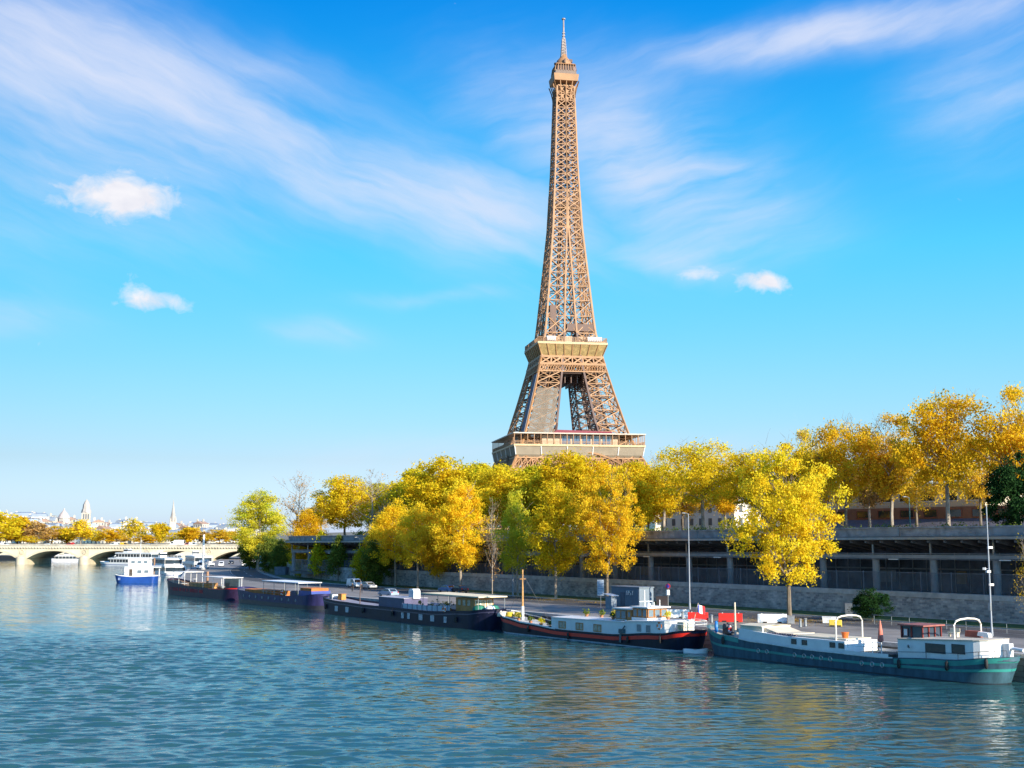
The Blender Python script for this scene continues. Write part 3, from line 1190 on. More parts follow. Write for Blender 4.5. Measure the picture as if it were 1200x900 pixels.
    b.build('gallery_floor', M('gallery_trim', (.60, .42, .24), .6), p2)
    rl = MB()
    for ax in range(4):
        rot = Matrix.Rotation(ax * math.pi / 2, 4, 'Z')
        for z in (119.2, 120.1, 120.9):
            rl.beam(rot @ Vector((-19.5, -19.5, z)), rot @ Vector((19.5, -19.5, z)), .18)
        for i in range(40):
            t = -1 + 2 * i / 39
            rl.beam(rot @ Vector((t * 19.5, -19.5, 118.5)), rot @ Vector((t * 19.5, -19.5, 120.9)), .16)
    rl.build('gallery_railing', IRON, p2)
    b = MB()
    b.box((0, 0, 120.6), (25, 25, 4.2))
    b.build('shop_block', M('pavilion_wall', (.50, .36, .26)), p2)
    for (x0, x1) in ((-14, -9), (9, 17)):
        b = MB()
        b.box2((x0, -17.6, 119.2), (x1, -14, 121.8))
        b.build('white_kiosk', WHITEP, p2)
    b = MB()
    b.box2((-2, -14.2, 125.5), (14, -10, 129.5))
    b.box2((-11.5, -13.5, 122), (-8, -9, 140))
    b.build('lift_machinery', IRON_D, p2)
    # shaft
    sh = MB()
    h = 120.0
    lv = [h]
    while h < 264:
        h += max(4.4, ip(TW, h) * .34)
        lv.append(h)
    lv[-1] = 266
    for i in range(len(lv) - 1):
        h0, h1 = lv[i], lv[i + 1]
        for ax in range(4):
            rot = Matrix.Rotation(ax * math.pi / 2, 4, 'Z')

            def P(t, h):
                w = ip(TW, h) / 2
                return rot @ Vector((t * w, -w, h))
            g0, g1 = 1 - ip(LWD, h0) / (ip(TW, h0) / 2), 1 - ip(LWD, h1) / (ip(TW, h1) / 2)
            g0, g1 = max(g0, .0), max(g1, .0)
            sh.mi = 0
            cw = 1.0 if h0 < 200 else .85
            sh.beam(P(-1, h0), P(-1, h1), cw)
            bw = .5 if h0 < 200 else .44
            for s in (-1, 1):
                sh.beam(P(s * g0, h0), P(s * g1, h1), cw * .85)
                xbay(sh, P(s, h0), P(s * g0, h0), P(s, h1), P(s * g1, h1), bw, .16 if h0 < 200 else 0)
            if g0 > .12:
                sh.beam(P(-g0, h0), P(g1, h1), bw * .7)
                sh.beam(P(g0, h0), P(-g1, h1), bw * .7)
                sh.beam(P(-g1, h1), P(g1, h1), bw)
        # inner lift shaft
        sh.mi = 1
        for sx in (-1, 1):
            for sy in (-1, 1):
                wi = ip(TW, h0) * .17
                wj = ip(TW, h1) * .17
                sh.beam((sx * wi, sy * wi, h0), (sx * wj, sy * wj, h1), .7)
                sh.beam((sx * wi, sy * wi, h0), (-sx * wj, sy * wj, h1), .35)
                sh.beam((sx * wi, sy * wi, h0), (sx * wj, -sy * wj, h1), .35)
        w = ip(TW, h1) / 2
        sh.beam((-w, -w, h1), (w, w, h1), .4)
        sh.beam((-w, w, h1), (w, -w, h1), .4)
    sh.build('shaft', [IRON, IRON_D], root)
    b = MB()
    b.box((0, 0, 196), (10.6, 10.6, 2.2))
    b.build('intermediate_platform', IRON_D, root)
    # summit
    sm = empty_part('summit_cabin', root)
    b = MB()
    for ax in range(4):
        rot = Matrix.Rotation(ax * math.pi / 2, 4, 'Z')
        for i in range(5):
            t = -1 + 2 * i / 4
            pts = [rot @ Vector((t * (5.3 + k * k * 2.0), -(5.3 + k * k * 2.0), 257 + 11.5 * k)) for k in (0, .33, .66, 1)]
            for p, q in zip(pts, pts[1:]):
                b.beam(p, q, .5)
    b.box((0, 0, 262), (9, 9, 10))
    b.build('flared_brackets', [IRON], sm)
    b = MB()
    ring_prism(b, 13.8, 268.9, 272.8, 14.8)
    b.build('cabin_floor', IRON, sm)
    b = MB()
    ring_prism(b, 12.6, 272.8, 275.4, 12.0)
    b.build('glazed_deck', M('deck_glazing', (.20, .14, .10), .3), sm)
    b = MB()
    ring_prism(b, 10.4, 275.4, 279.0, 9.6)
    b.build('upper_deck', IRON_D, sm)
    b = MB()
    ring_prism(b, 11.8, 279.0, 279.8, 10.2)
    for ax in range(4):
        rot = Matrix.Rotation(ax * math.pi / 2, 4, 'Z')
        for i in range(9):
            t = -1 + 2 * i / 8
            b.beam(rot @ Vector((t * 6.2, -6.2, 275)), rot @ Vector((t * 5.7, -5.7, 279.0)), .25)
    b.build('deck_cage', IRON, sm)
    b = MB()
    b.lathe([(5.0, 279.6), (4.7, 281.2), (3.8, 283.0), (2.4, 284.6), (1.4, 287)], (0, 0, 0), 14)
    b.build('dome', IRON, sm, True)
    b = MB()
    rr = random.Random(4)
    for k in range(22):
        a = rr.uniform(0, 6.28)
        r_ = rr.uniform(3.0, 5.4)
        b.box((math.cos(a) * r_, math.sin(a) * r_, 281 + rr.uniform(0, 1.5)), (rr.uniform(.5, 1.4), rr.uniform(.5, 1.4), rr.uniform(1, 3)))
    b.build('aerial_boxes', IRON_D, sm)
    an = MB()
    for sx in (-1, 1):
        for sy in (-1, 1):
            an.beam((sx * 1.5, sy * 1.5, 285), (sx * .8, sy * .8, 296), .35)
    for k in range(6):
        z = 286 + k * 1.8
        w = 1.5 - k * .12
        an.beam((-w, -w, z), (w, -w, z + 1.6), .25)
        an.beam((w, -w, z), (w, w, z + 1.6), .25)
        an.beam((w, w, z), (-w, w, z + 1.6), .25)
        an.beam((-w, w, z), (-w, -w, z + 1.6), .25)
    an.tube([(0, 0, 284), (0, 0, 298), (0, 0, 308.5)], [.8, .55, .42], 8)
    for k in range(8):
        an.box((0, 0, 288 + k * 1.7), (2.1 - .1 * k, 2.1 - .1 * k, .5))
    an.lathe([(1.1, 308.2), (1.1, 308.8)], (0, 0, 0), 8)
    an.build('antenna', M('antenna_grey', (.34, .28, .27), .5, .2, 1), root)
    # renovation netting on the near left leg
    def P2(t, h, out=.9):
        w = ip(TW, h) / 2 + out
        l = ip(LWD, h)
        return Vector((-w + t * (l + .9), -w, h))
    n = MB()
    V = [P2(.1, 60, .3), P2(.88, 60, .3), P2(.88, 88, .3), P2(.1, 88, .3)]
    n.add(V + [v + Vector((0, .25, 0)) for v in V], [(0, 1, 2, 3), (7, 6, 5, 4), (0, 4, 5, 1), (1, 5, 6, 2), (2, 6, 7, 3), (3, 7, 4, 0)])
    n.build('leg_netting', NET_T, root)
    n = MB()

    def P3(t, h):
        w = ip(TW, h) / 2 + .8
        l = ip(LWD, h)
        return Vector((-w, -w + t * l, h))
    V = [P3(-.02, 60), P3(.55, 60), P3(.6, 96), P3(-.02, 96)]
    n.add(V + [v + Vector((.25, 0, 0)) for v in V], [(0, 1, 2, 3), (7, 6, 5, 4), (0, 4, 5, 1), (1, 5, 6, 2), (2, 6, 7, 3), (3, 7, 4, 0)])
    n.build('side_sheet', CLOTH_B, root)


def empty_part(name, root):
    o = bpy.data.objects.new(name, None)
    COL.objects.link(o)
    o.parent = root
    return o


build_tower()


# ------------------------------------------------------------------ trees
def crown_mesh(name, pts_fn, n_clump, per, leaf, spread, seed, mat):
    """many small leaf faces in clumps; 'tint' is each leaf's own hue"""
    rng = np.random.RandomState(seed)
    C = np.array([pts_fn(rng) for _ in range(n_clump)])
    ct = rng.rand(n_clump)
    rad = spread * (.55 + .9 * rng.rand(n_clump))
    idx = np.repeat(np.arange(n_clump), per)
    P = C[idx] + rng.normal(size=(len(idx), 3)) * rad[idx][:, None] * np.array([1, 1, .75])
    n = len(P)
    u = rng.normal(size=(n, 3))
    u /= np.linalg.norm(u, axis=1)[:, None]
    w = rng.normal(size=(n, 3)) + np.array([0, 0, .6])
    v = np.cross(u, w)
    v /= np.linalg.norm(v, axis=1)[:, None] + 1e-9
    sz = leaf * (.6 + .8 * rng.rand(n))[:, None]
    u, v = u * sz, v * sz * .62
    V = np.stack([P - u, P - v * .9 + u * .1, P + u, P + v * .9 + u * .1], 1).reshape(-1, 3)
    me = bpy.data.meshes.new(name)
    me.vertices.add(n * 4)
    me.vertices.foreach_set('co', V.astype(np.float32).ravel())
    me.loops.add(n * 4)
    me.loops.foreach_set('vertex_index', np.arange(n * 4, dtype=np.int32))
    me.polygons.add(n)
    me.polygons.foreach_set('loop_start', np.arange(0, n * 4, 4, dtype=np.int32))
    me.update(calc_edges=True)
    at = me.attributes.new('tint', 'FLOAT', 'FACE')
    at.data.foreach_set('value', np.clip(.25 + .5 * ct[idx] + .3 * (rng.rand(n) - .5), 0, 1).astype(np.float32))
    me.materials.append(mat)
    return me


def limb(mb, p, d, length, r, depth, rng, up=.25, tips=None, nseg=4, split=(2, 3), wob=.22):
    pts, rs = [p.copy()], [r]
    d = d.normalized()
    for i in range(nseg):
        d = (d + Vector((rng.uniform(-wob, wob), rng.uniform(-wob, wob), rng.uniform(-wob, wob) + up * .3))).normalized()
        pts.append(pts[-1] + d * (length / nseg))
        rs.append(r * (1 - .62 * (i + 1) / nseg))
    mb.tube(pts, rs, 6 if r > .1 else 4, cap=False)
    if tips is not None:
        tips.append(pts[-1])
        tips.append(pts[-2])
    if depth > 0:
        for k in range(rng.randint(*split)):
            i = rng.randint(max(1, nseg - 3), nseg)
            a = rng.uniform(0, 6.283)
            side = Vector((math.cos(a), math.sin(a), rng.uniform(.0, .7)))
            limb(mb, pts[i], (d * .75 + side * .75), length * rng.uniform(.5, .75), max(rs[i] * .75, .02), depth - 1, rng, up, tips, max(3, nseg - 1), split, wob)


def tree_variant(name, H, Rr, base, seed, n_clump, per, leaf, spread, shape='round', forks=5, bark=None, depth=2, top_taper=.5, trunk_r=None, lean=0.0):
    """one mesh for trunk and limbs, one for the crown, growing from the origin"""
    rng = random.Random(seed)
    mb = MB()
    tr = trunk_r or H * .016
    tips = []
    th = H * base
    pts = [Vector((0, 0, -.3)), Vector((0, 0, 0)), Vector((lean * th * .4 + rng.uniform(-.1, .1), 0, th * .5)), Vector((lean * th, rng.uniform(-.2, .2), th))]
    leader = [pts[-1]]
    for i in range(4):
        leader.append(leader[-1] + Vector((rng.uniform(-.35, .35) * Rr * .25, rng.uniform(-.35, .35) * Rr * .25, (H * .86 - th) / 4)))
    allp = pts + leader[1:]
    rs = [tr * 1.35, tr * 1.1, tr * .95, tr * .85] + [tr * .62, tr * .45, tr * .28, tr * .1]
    mb.tube(allp, rs, 8, cap=False)
    for i, p in enumerate(leader[:-1]):
        for k in range(forks if i else max(2, forks - 1)):
            a = rng.uniform(0, 6.283)
            t = i / 4
            d = Vector((math.cos(a), math.sin(a), .55 + .5 * t))
            L = Rr * (.95 - .5 * t * top_taper * 1.4) * rng.uniform(.7, 1.0)
            limb(mb, p + Vector((0, 0, rng.uniform(0, 1) * (H * .86 - th) / 4)), d, L * .8, tr * (.5 - .1 * i), depth, rng, .3, tips)
    tv = MB.build(mb, 'trunk', bark or BARK, None, True)
    tm = tv.data
    tm.name = name + '_trunk'
    bpy.data.objects.remove(tv)
    nr = np.random.RandomState(seed + 50)
    lob = nr.normal(size=(9, 3))
    lob /= np.linalg.norm(lob, axis=1)[:, None]
    la = .22 + .25 * nr.rand(9)
    zc, zr = (th * .82 + H) / 2, (H - th * .82) / 2

    def pt(r):
        while True:
            d = r.normal(size=3)
            d /= np.linalg.norm(d)
            k = .78 + sum(a * max(0, float(d @ l) - .45) / .55 for l, a in zip(lob, la))
            rad = (r.rand() ** .42) * min(k, 1.12)
            z = d[2] * rad
            f = 1.0
            if shape == 'cone':
                f = max(.12, 1 - (z + 1) / 2.05) * 1.25
            elif shape == 'oval':
                f = 1 - .45 * max(0, z) - .12 * max(0, -z)
            elif shape == 'fan':
                f = .72 + .38 * z if z < .4 else .87
            x, y = d[0] * rad * f * Rr, d[1] * rad * f * Rr
            return (x + lean * th, y, zc + z * zr * .96)
    cm = crown_mesh(name + '_crown', pt, n_clump, per, leaf, spread, seed, LEAF['gold']) if n_clump else None
    return dict(H=H, R=Rr, trunk=tm, crown=cm)


VAR = {
    'plane_a': tree_variant('plane_a', 18, 6.5, .38, 11, 135, 130, 0.176, .62, 'round', 4, BARK_P),
    'plane_b': tree_variant('plane_b', 18, 6.2, .38, 23, 122, 130, 0.176, .62, 'fan', 4, BARK_P),
    'plane_c': tree_variant('plane_c', 17, 6.8, .38, 37, 143, 130, 0.176, .66, 'round', 4, BARK),
    'thick_a': tree_variant('thick_a', 17, 6.6, .22, 91, 260, 89, 0.240, .68, 'round', 3, BARK, 1),
    'thick_b': tree_variant('thick_b', 17, 6.2, .22, 97, 260, 89, 0.240, .66, 'oval', 3, BARK, 1),
    'poplar_a': tree_variant('poplar_a', 21, 5.2, .27, 41, 210, 137, 0.160, .55, 'oval', 3, BARK_P, trunk_r=.26),
    'poplar_b': tree_variant('poplar_b', 20, 5.0, .30, 53, 170, 137, 0.160, .58, 'oval', 3, BARK_P, trunk_r=.24),
    'poplar_c': tree_variant('poplar_c', 19, 4.6, .27, 67, 120, 137, 0.160, .55, 'oval', 3, BARK_P, trunk_r=.22, lean=-.06),
    'near': tree_variant('near', 22, 8.4, .235, 71, 230, 130, .18, .52, 'round', 5, BARK, trunk_r=.36),
    'shrubby': tree_variant('shrubby', 12, 4.2, .08, 149, 170, 110, .19, .5, 'oval', 3, BARK, 1, trunk_r=.15),
    'cone': tree_variant('cone', 11, 2.6, .18, 83, 110, 70, .2, .42, 'cone', 2, BARK, 1, trunk_r=.13),
    'bare_a': tree_variant('bare_a', 19, 5.5, .28, 103, 30, 26, .16, .9, 'oval', 5, BARK_P, 3, trunk_r=.24),
    'bare_b': tree_variant('bare_b', 18, 5.0, .25, 107, 40, 26, .16, .9, 'round', 5, BARK_P, 3, trunk_r=.22),
    'dense': tree_variant('dense', 12, 5.0, .14, 113, 120, 150, .2, .5, 'round', 3, BARK, 1),
    'far_a': tree_variant('far_a', 22, 8.5, .2, 127, 110, 42, .6, .95, 'round', 2, BARK, 1),
    'far_b': tree_variant('far_b', 20, 7.6, .22, 131, 100, 42, .6, .95, 'fan', 2, BARK, 1),
    'far_c': tree_variant('far_c', 19, 7.0, .2, 137, 60, 30, .6, 1.2, 'oval', 3, BARK_P, 2),
}
_tr = random.Random(12)


def tree(kind, var, loc, H, Rr, leafm, label, group, rz=None):
    v = VAR[var]
    root = empty(kind, label, 'tree', loc, _tr.uniform(0, 6.28) if rz is None else rz, group)
    kz, kr = H / v['H'], Rr / v['R']
    root.scale = (kr, kr, kz)
    t = bpy.data.objects.new('trunk', v['trunk'])
    COL.objects.link(t)
    t.parent = root
    if v['crown']:
        c = bpy.data.objects.new('crown', v['crown'])
        COL.objects.link(c)
        c.parent = root
        c.material_slots[0].link = 'OBJECT'
        c.material_slots[0].material = LEAF[leafm]
    return root


def ptree(kind, var, px, top, half, q, zb, leafm, label, group):
    p = onq(px, q, 13)
    H = zat(top, p.y) - zb
    mpp = (p.y * _c) / FPX
    p.z = zb
    return tree(kind, var, p, H, half * mpp, leafm, label, group)


G_ST = 'plane trees lining the street above the gallery'
G_QU = 'trees planted on the quay at the foot of the stone wall'
ORD = ['first', 'second', 'third', 'fourth', 'fifth', 'sixth', 'seventh', 'eighth', 'ninth', 'tenth', 'eleventh', 'twelfth', 'thirteenth', 'fourteenth',
       'fifteenth', 'sixteenth', 'seventeenth', 'eighteenth', 'nineteenth', 'twentieth', 'twenty-first', 'twenty-second', 'twenty-third', 'twenty-fourth',
       'twenty-fifth', 'twenty-sixth', 'twenty-seventh', 'twenty-eighth', 'twenty-ninth', 'thirtieth', 'thirty-first']
TINT = {'gold': 'golden', 'yellow': 'bright yellow', 'lemon': 'lemon yellow', 'lime': 'yellow-green', 'orange': 'orange-brown', 'amber': 'amber', 'olive': 'olive green', 'brown': 'rusty brown', 'green': 'green'}
# street row, from the right edge of the photo to the left: px, top py, half width px, q, leaf, variant
STREET = [(1196, 459, 50, 160, 'amber', 'plane_b'), (1112, 461, 58, 157, 'amber', 'plane_a'), (1046, 490, 44, 163, 'orange', 'plane_b'), (992, 491, 46, 159, 'amber', 'plane_c'),
          (945, 507, 36, 165, 'gold', 'plane_b'), (886, 527, 40, 160, 'gold', 'plane_a'), (824, 518, 50, 157, 'gold', 'plane_a'), (778, 535, 40, 163, 'gold', 'plane_b'),
          (742, 541, 40, 158, 'gold', 'thick_b'), (702, 545, 42, 163, 'yellow', 'thick_a'), (664, 533, 42, 158, 'gold', 'thick_a'), (626, 545, 42, 163, 'olive', 'thick_b'),
          (590, 548, 40, 158, 'gold', 'thick_a'), (556, 543, 41, 162, 'olive', 'thick_b'), (522, 539, 42, 157, 'gold', 'thick_a'), (488, 549, 36, 162, 'olive', 'thick_b'),
          (404, 560, 33, 156, 'gold', 'thick_a'), (376, 590, 22, 160, 'amber', 'plane_c')]
for i, (px, top, hw, q, lf, vr) in enumerate(STREET):
    ptree('plane_tree', vr, px, top, hw, q, ZST, lf, f'{TINT[lf]} plane tree above the gallery, {ORD[i]} from the right in the front row', G_ST)
BACK = [(1150, 505, 40, 186, 'orange', 'plane_c'), (1075, 515, 40, 190, 'orange', 'plane_c'), (1020, 520, 36, 184, 'brown', 'plane_b'), (965, 525, 40, 188, 'orange', 'plane_c'),
        (905, 540, 36, 185, 'gold', 'plane_c'), (850, 545, 36, 192, 'amber', 'plane_b'), (800, 550, 34, 186, 'orange', 'plane_c'), (760, 552, 34, 190, 'amber', 'thick_b'),
        (720, 552, 34, 186, 'gold', 'thick_a'), (682, 548, 34, 192, 'gold', 'thick_b'), (645, 548, 32, 186, 'amber', 'thick_b'), (608, 553, 32, 190, 'gold', 'thick_a'), (572, 555, 32, 186, 'gold', 'thick_b'),
        (538, 556, 30, 190, 'olive', 'thick_a'), (500, 556, 30, 186, 'olive', 'thick_a'), (462, 566, 26, 188, 'gold', 'thick_b'), (440, 566, 30, 184, 'olive', 'thick_b')]
for i, (px, top, hw, q, lf, vr) in enumerate(BACK):
    ptree('plane_tree', vr, px, top, hw, q, ZST, lf, f'{TINT[lf]} plane tree half hidden, {ORD[i]} from the right in the back street row', 'plane trees behind the street row')
# trees beyond the right edge that shade the quay
for i, (s, q) in enumerate([(62, 158), (46, 160), (30, 157), (14, 160), (-3, 158), (-20, 160), (-40, 158)]):
    tree('plane_tree', ('plane_a', 'plane_c')[i % 2], sq(s, q, ZST), 19, 7, 'amber', 'plane tree of the street row beyond the right edge of the view', G_ST)
ptree('dark_tree', 'dense', 1190, 532, 34, 149, ZST, 'dark', 'dense dark green tree at the street parapet, between the camera mast and the right edge', None)
ptree('bare_tree', 'bare_a', 349, 553, 32, 150, ZQ + 6, 'brown', 'tall bare pinkish-brown tree between the yellow-green tree and the rounded golden tree', None)
ptree('bare_tree', 'bare_b', 438, 554, 36, 150, ZST - 4, 'brown', 'bare pale-branched tree between the rounded golden tree and the dense golden row', None)
# quay trees
near_tree = ptree('quay_tree', 'near', 923, 529, 65, 122.5, ZQ, 'lemon', 'big lemon yellow tree standing alone on the quay in front of the gallery', G_QU)
QT = [(711, 554, 42, 133.5, 'amber', 'near', 'big golden-orange tree on the quay, just left of the grey hut'),
      (651, 568, 34, 131.5, 'gold', 'poplar_a', 'golden tree on the quay between the yellow-green tree and the big golden-orange one'),
      (607, 577, 25, 131.5, 'lime', 'poplar_c', 'slim yellow-green tree on the quay with a thin leaning trunk behind the wooden mast'),
      (540, 566, 33, 136, 'yellow', 'poplar_a', 'bright yellow tall tree on the quay above the cream barge canopy'),
      (490, 592, 26, 135, 'yellow', 'poplar_b', 'thin bright yellow tree with a bare pale trunk, left of the tall bright yellow one'),
      (464, 588, 29, 136.5, 'yellow', 'poplar_b', 'yellow tree on the quay with its trunk behind the silver car'),
      (441, 632, 19, 135, 'green', 'shrubby', 'low dark green tree at the wall behind the white van and silver car'),
      (397, 628, 13.5, 139.5, 'green', 'cone', 'conical green tree with yellow tip, the one nearer the white van of two alike'),
      (377, 624, 14, 141, 'olive', 'cone', 'conical olive-yellow tree, the one farther from the white van of two alike'),
      (360, 599, 25, 146, 'amber', 'poplar_a', 'amber tree on the quay below the tall bare tree'),
      (332, 632, 14, 156, 'green', 'shrubby', 'dark green narrow tree at the bend, nearest the slim lamp post'),
      (316, 628, 16, 160, 'green', 'shrubby', 'dark green bushy tree in front of the large yellow-green one at the bend'),
      (293, 630, 15, 172, 'green', 'shrubby', 'dark green bushy tree at the far left end of the quay row'),
      (357, 634, 17, 148, 'olive', 'shrubby', 'low olive bushy tree under the amber tree'),
      (428, 640, 14, 137, 'olive', 'shrubby', 'low olive bushy tree left of the dark green one behind the white van'),
      (452, 600, 24, 141, 'yellow', 'thick_b', 'rounded yellow tree behind the low dark green tree at the wall'),
      (516, 600, 22, 139, 'amber', 'thick_a', 'amber rounded tree half behind the tall bright yellow one'),
      (303, 577, 33, 168, 'lime', 'poplar_a', 'large yellow-green tree at the end of the row by the stone bridge')]
for px, top, hw, q, lf, vr, lb in QT:
    ptree('quay_tree', vr, px, top, hw, q, ZQ, lf, lb, G_QU)
ptree('bare_tree', 'bare_b', 577, 588, 14, 134, ZQ, 'brown', 'small bare tree between the tall bright yellow tree and the slim yellow-green one', None)
ptree('bare_tree', 'bare_b', 1204, 630, 17, 128, ZQ, 'amber', 'bare shrubby tree with few orange leaves, cut by the right edge before the gallery', None)
ptree('quay_bush', 'dense', 1019, 690, 22, 131, ZQ, 'dark', 'rounded dark evergreen bush on the quay by the stone wall', None)['category'] = 'bush'
# fallen leaves on the quay under the trees
def leaf_litter():
    rng = np.random.RandomState(9)
    V = []
    spots = [(925, 122.5, 7.5, 1500), (711, 133, 6, 900), (651, 131, 5, 600), (607, 131, 4, 350), (540, 135, 5, 500), (480, 135, 5, 500)]
    for px, q, rad, n in spots:
        p = onq(px, q, ZQ)
        for _ in range(n):
            a, d = rng.rand() * 6.283, rad * abs(rng.normal()) * .6
            x, y = p.x + math.cos(a) * d * 1.2, p.y + math.sin(a) * d
            qq = x * DQ[0] + y * DQ[1]
            if qq < 106.5 or qq > 137.5:
                continue
            z = ZQ + .03 + (max(0, qq - 134) * .05) + .03 * rng.rand()
            t, w = rng.rand() * 6.283, .10 + .08 * rng.rand()
            c, s_ = math.cos(t) * w, math.sin(t) * w
            V += [(x - c, y - s_, z), (x + s_ * .6, y - c * .6, z + .02), (x + c, y + s_, z), (x - s_ * .6, y + c * .6, z + .02)]
    mb = MB()
    mb.add(V, [(4 * k, 4 * k + 1, 4 * k + 2, 4 * k + 3) for k in range(len(V) // 4)])
    o = mb.build('fallen_leaves', M('dry_leaves', (.55, .34, .05), .9, .4, .7))
    tag(o, 'yellow fallen leaves scattered on the quay under the trees', 'leaves', kind='stuff')


leaf_litter()
# opposite bank beyond the bridge
FT = [(-6, 600, 30), (22, 603, 26), (44, 612, 20), (62, 616, 18), (80, 618, 18), (96, 610, 18), (114, 622, 14), (130, 619, 14), (157, 609, 15), (143, 625, 12), (172, 626, 14), (188, 611, 13),
      (206, 624, 14), (222, 616, 16), (240, 622, 14), (258, 620, 16), (274, 622, 14), (8, 620, 18), (36, 628, 14)]
for i, (px, top, hw) in enumerate(FT):
    Y = 845 + (i * 37 % 60)
    X = (px - 600) / FPX * Y * .995
    lf = ('gold', 'amber', 'brown', 'orange', 'amber', 'yellow')[i % 6] if i not in (8, 11) else 'gold'
    H = zat(top, Y) - ZIN
    tree('bank_tree', ('far_a', 'far_b', 'far_c')[i % 3] if hw > 14 else ('far_c', 'far_a', 'far_b')[i % 3], (X, Y, ZIN), H, hw * Y / FPX, lf,
         f'{TINT[lf]} autumn tree beyond the stone bridge, {ORD[sorted(FT).index(FT[i])]} from the left in the far row', 'autumn trees behind the stone bridge')


# ------------------------------------------------------------------ barges
class Hull:
    """barge hull: +x bow, +y river side. sheer: (x, z) table"""

    def __init__(s, L, hb, sheer, bowL=6.0, sternL=4.0, rake=1.6, srake=.8, bow_p=2.3, stern_p=3.0):
        s.L, s.hb, s.sheer, s.bowL, s.sternL, s.rake, s.srake, s.bp, s.sp = L, hb, sheer, bowL, sternL, rake, srake, bow_p, stern_p

    def top(s, x):
        T = s.sheer
        if x <= T[0][0]:
            return T[0][1]
        for a, b in zip(T, T[1:]):
            if a[0] <= x <= b[0]:
                t = (x - a[0]) / (b[0] - a[0])
                t = t * t * (3 - 2 * t)
                return a[1] + (b[1] - a[1]) * t
        return T[-1][1]

    def pt(s, x, z, side=1, off=0.0):
        h = s.L / 2
        f = max(0, min(1.15, (z + .6) / (s.top(x) + .6)))
        xs, b = x, s.hb
        if x > h - s.bowL:
            t = min(1, (x - (h - s.bowL)) / s.bowL)
            b = s.hb * max(0, 1 - t ** s.bp) ** .62
            b *= 1 - .35 * t * (1 - f)
            xs = x - s.rake * (1 - f) * t ** 2
        elif x < -h + s.sternL:
            t = min(1, (-h + s.sternL - x) / s.sternL)
            b = s.hb * max(0, 1 - t ** s.sp) ** .5
            b *= 1 - .3 * t * (1 - f)
            xs = x + s.srake * (1 - f) * t ** 2
        return Vector((xs, side * (b + off), z))

    def stations(s, n=54):
        h = s.L / 2
        xs = [-h + s.sternL * (1 - math.cos(math.pi / 2 * i / 10)) for i in range(10)]
        xs += [-h + s.sternL + (s.L - s.bowL - s.sternL) * i / 24 for i in range(24)]
        xs += [h - s.bowL + s.bowL * math.sin(math.pi / 2 * i / 12) for i in range(13)]
        return xs

    def skin(s, name, zlo, zhi, mat, parent, off=0.0, x0=None, x1=None, smooth=True):
        """band of plating between heights zlo(x), zhi(x) on both sides, as a thin raised strip"""
        mb = MB()
        xs = s.stations()
        h = s.L / 2
        x0, x1 = (-h if x0 is None else x0), (h if x1 is None else x1)
        xs = [x0] + [x for x in xs if x0 < x < x1] + [x1]
        fl = zlo if callable(zlo) else (lambda x: zlo)
        fh = zhi if callable(zhi) else (lambda x: zhi)
        for side in (1, -1):
            R_ = []
            for x in xs:
                R_.append([s.pt(x, fl(x), side, -.02), s.pt(x, fl(x), side, off), s.pt(x, (fl(x) + fh(x)) / 2, side, off), s.pt(x, fh(x), side, off), s.pt(x, fh(x), side, -.02)])
            vs = [v for r in R_ for v in r]
            fs = []
            for i in range(len(xs) - 1):
                for k in range(4):
                    a = i * 5 + k
                    fs.append((a, a + 5, a + 6, a + 1))
            mb.add(vs, fs)
        return mb.build(name, mat, parent, smooth)

    def body(s, mats, parent, deck_drop=.45, zb=-.6):
        """hull plating with bulwark, and the deck inside it"""
        mb = MB()
        xs = s.stations()
        nz = 7
        for side in (1, -1):
            vs, fs = [], []
            for x in xs:
                t = s.top(x)
                for k in range(nz):
                    vs.append(s.pt(x, zb + (t - zb) * k / (nz - 1), side))
                p = s.pt(x, t, side)
                q = Vector((p.x, p.y - side * min(.14, abs(p.y)), t))
                vs += [q, Vector((q.x, q.y, t - deck_drop - .02))]
            w = nz + 2
            for i in range(len(xs) - 1):
                for k in range(w - 1):
                    a = i * w + k
                    fs.append((a, a + w, a + w + 1, a + 1))
            mb.add(vs, fs)
        hull = mb.build('hull', mats[0], parent, True)
        d = MB()
        vs, fs = [], []
        for x in xs:
            t = s.top(x) - deck_drop
            p = s.pt(x, t, 1, -.1)
            y = max(p.y, .0)
            vs += [Vector((p.x, y, t)), Vector((p.x, 0, t + .05)), Vector((p.x, -y, t))]
        for i in range(len(xs) - 1):
            a = i * 3
            fs += [(a, a + 3, a + 4, a + 1), (a + 1, a + 4, a + 5, a + 2)]
        d.add(vs, fs)
        d.build('deck', mats[1], parent)
        return hull

    def house(s, name, x0, x1, inset, z0, z1, mat, parent, n=16, round0=0.0, round1=0.0, cap=None):
        """deckhouse following the hull plan; z1(x) top; rounded plan ends"""
        f1 = z1 if callable(z1) else (lambda x: z1)
        f0 = z0 if callable(z0) else (lambda x: z0)
        pts = []
        for i in range(n + 1):
            x = x0 + (x1 - x0) * i / n
            p = s.pt(x, s.top(x))
            y = max(.1, p.y - inset)
            if round0 and x - x0 < round0:
                u = 1 - (x - x0) / round0
                y *= max(.02, 1 - u ** 3) ** .5
            if round1 and x1 - x < round1:
                u = 1 - (x1 - x) / round1
                y *= max(.02, 1 - u ** 3) ** .5
            pts.append((x, y))
        poly = pts + [(x, -y) for x, y in reversed(pts)]
        mb = MB()
        vs, fs = [], []
        for x, y in pts:
            vs += [(x, y, f0(x)), (x, y, f1(x)), (x, y * .5, f1(x) + .06), (x, 0, f1(x) + .08), (x, -y * .5, f1(x) + .06), (x, -y, f1(x)), (x, -y, f0(x))]
        mb.m = []
        k = 7
        for i in range(n):
            a = i * k
            fs += [(a + j, a + j + 1, a + k + j + 1, a + k + j) for j in range(k - 1)]
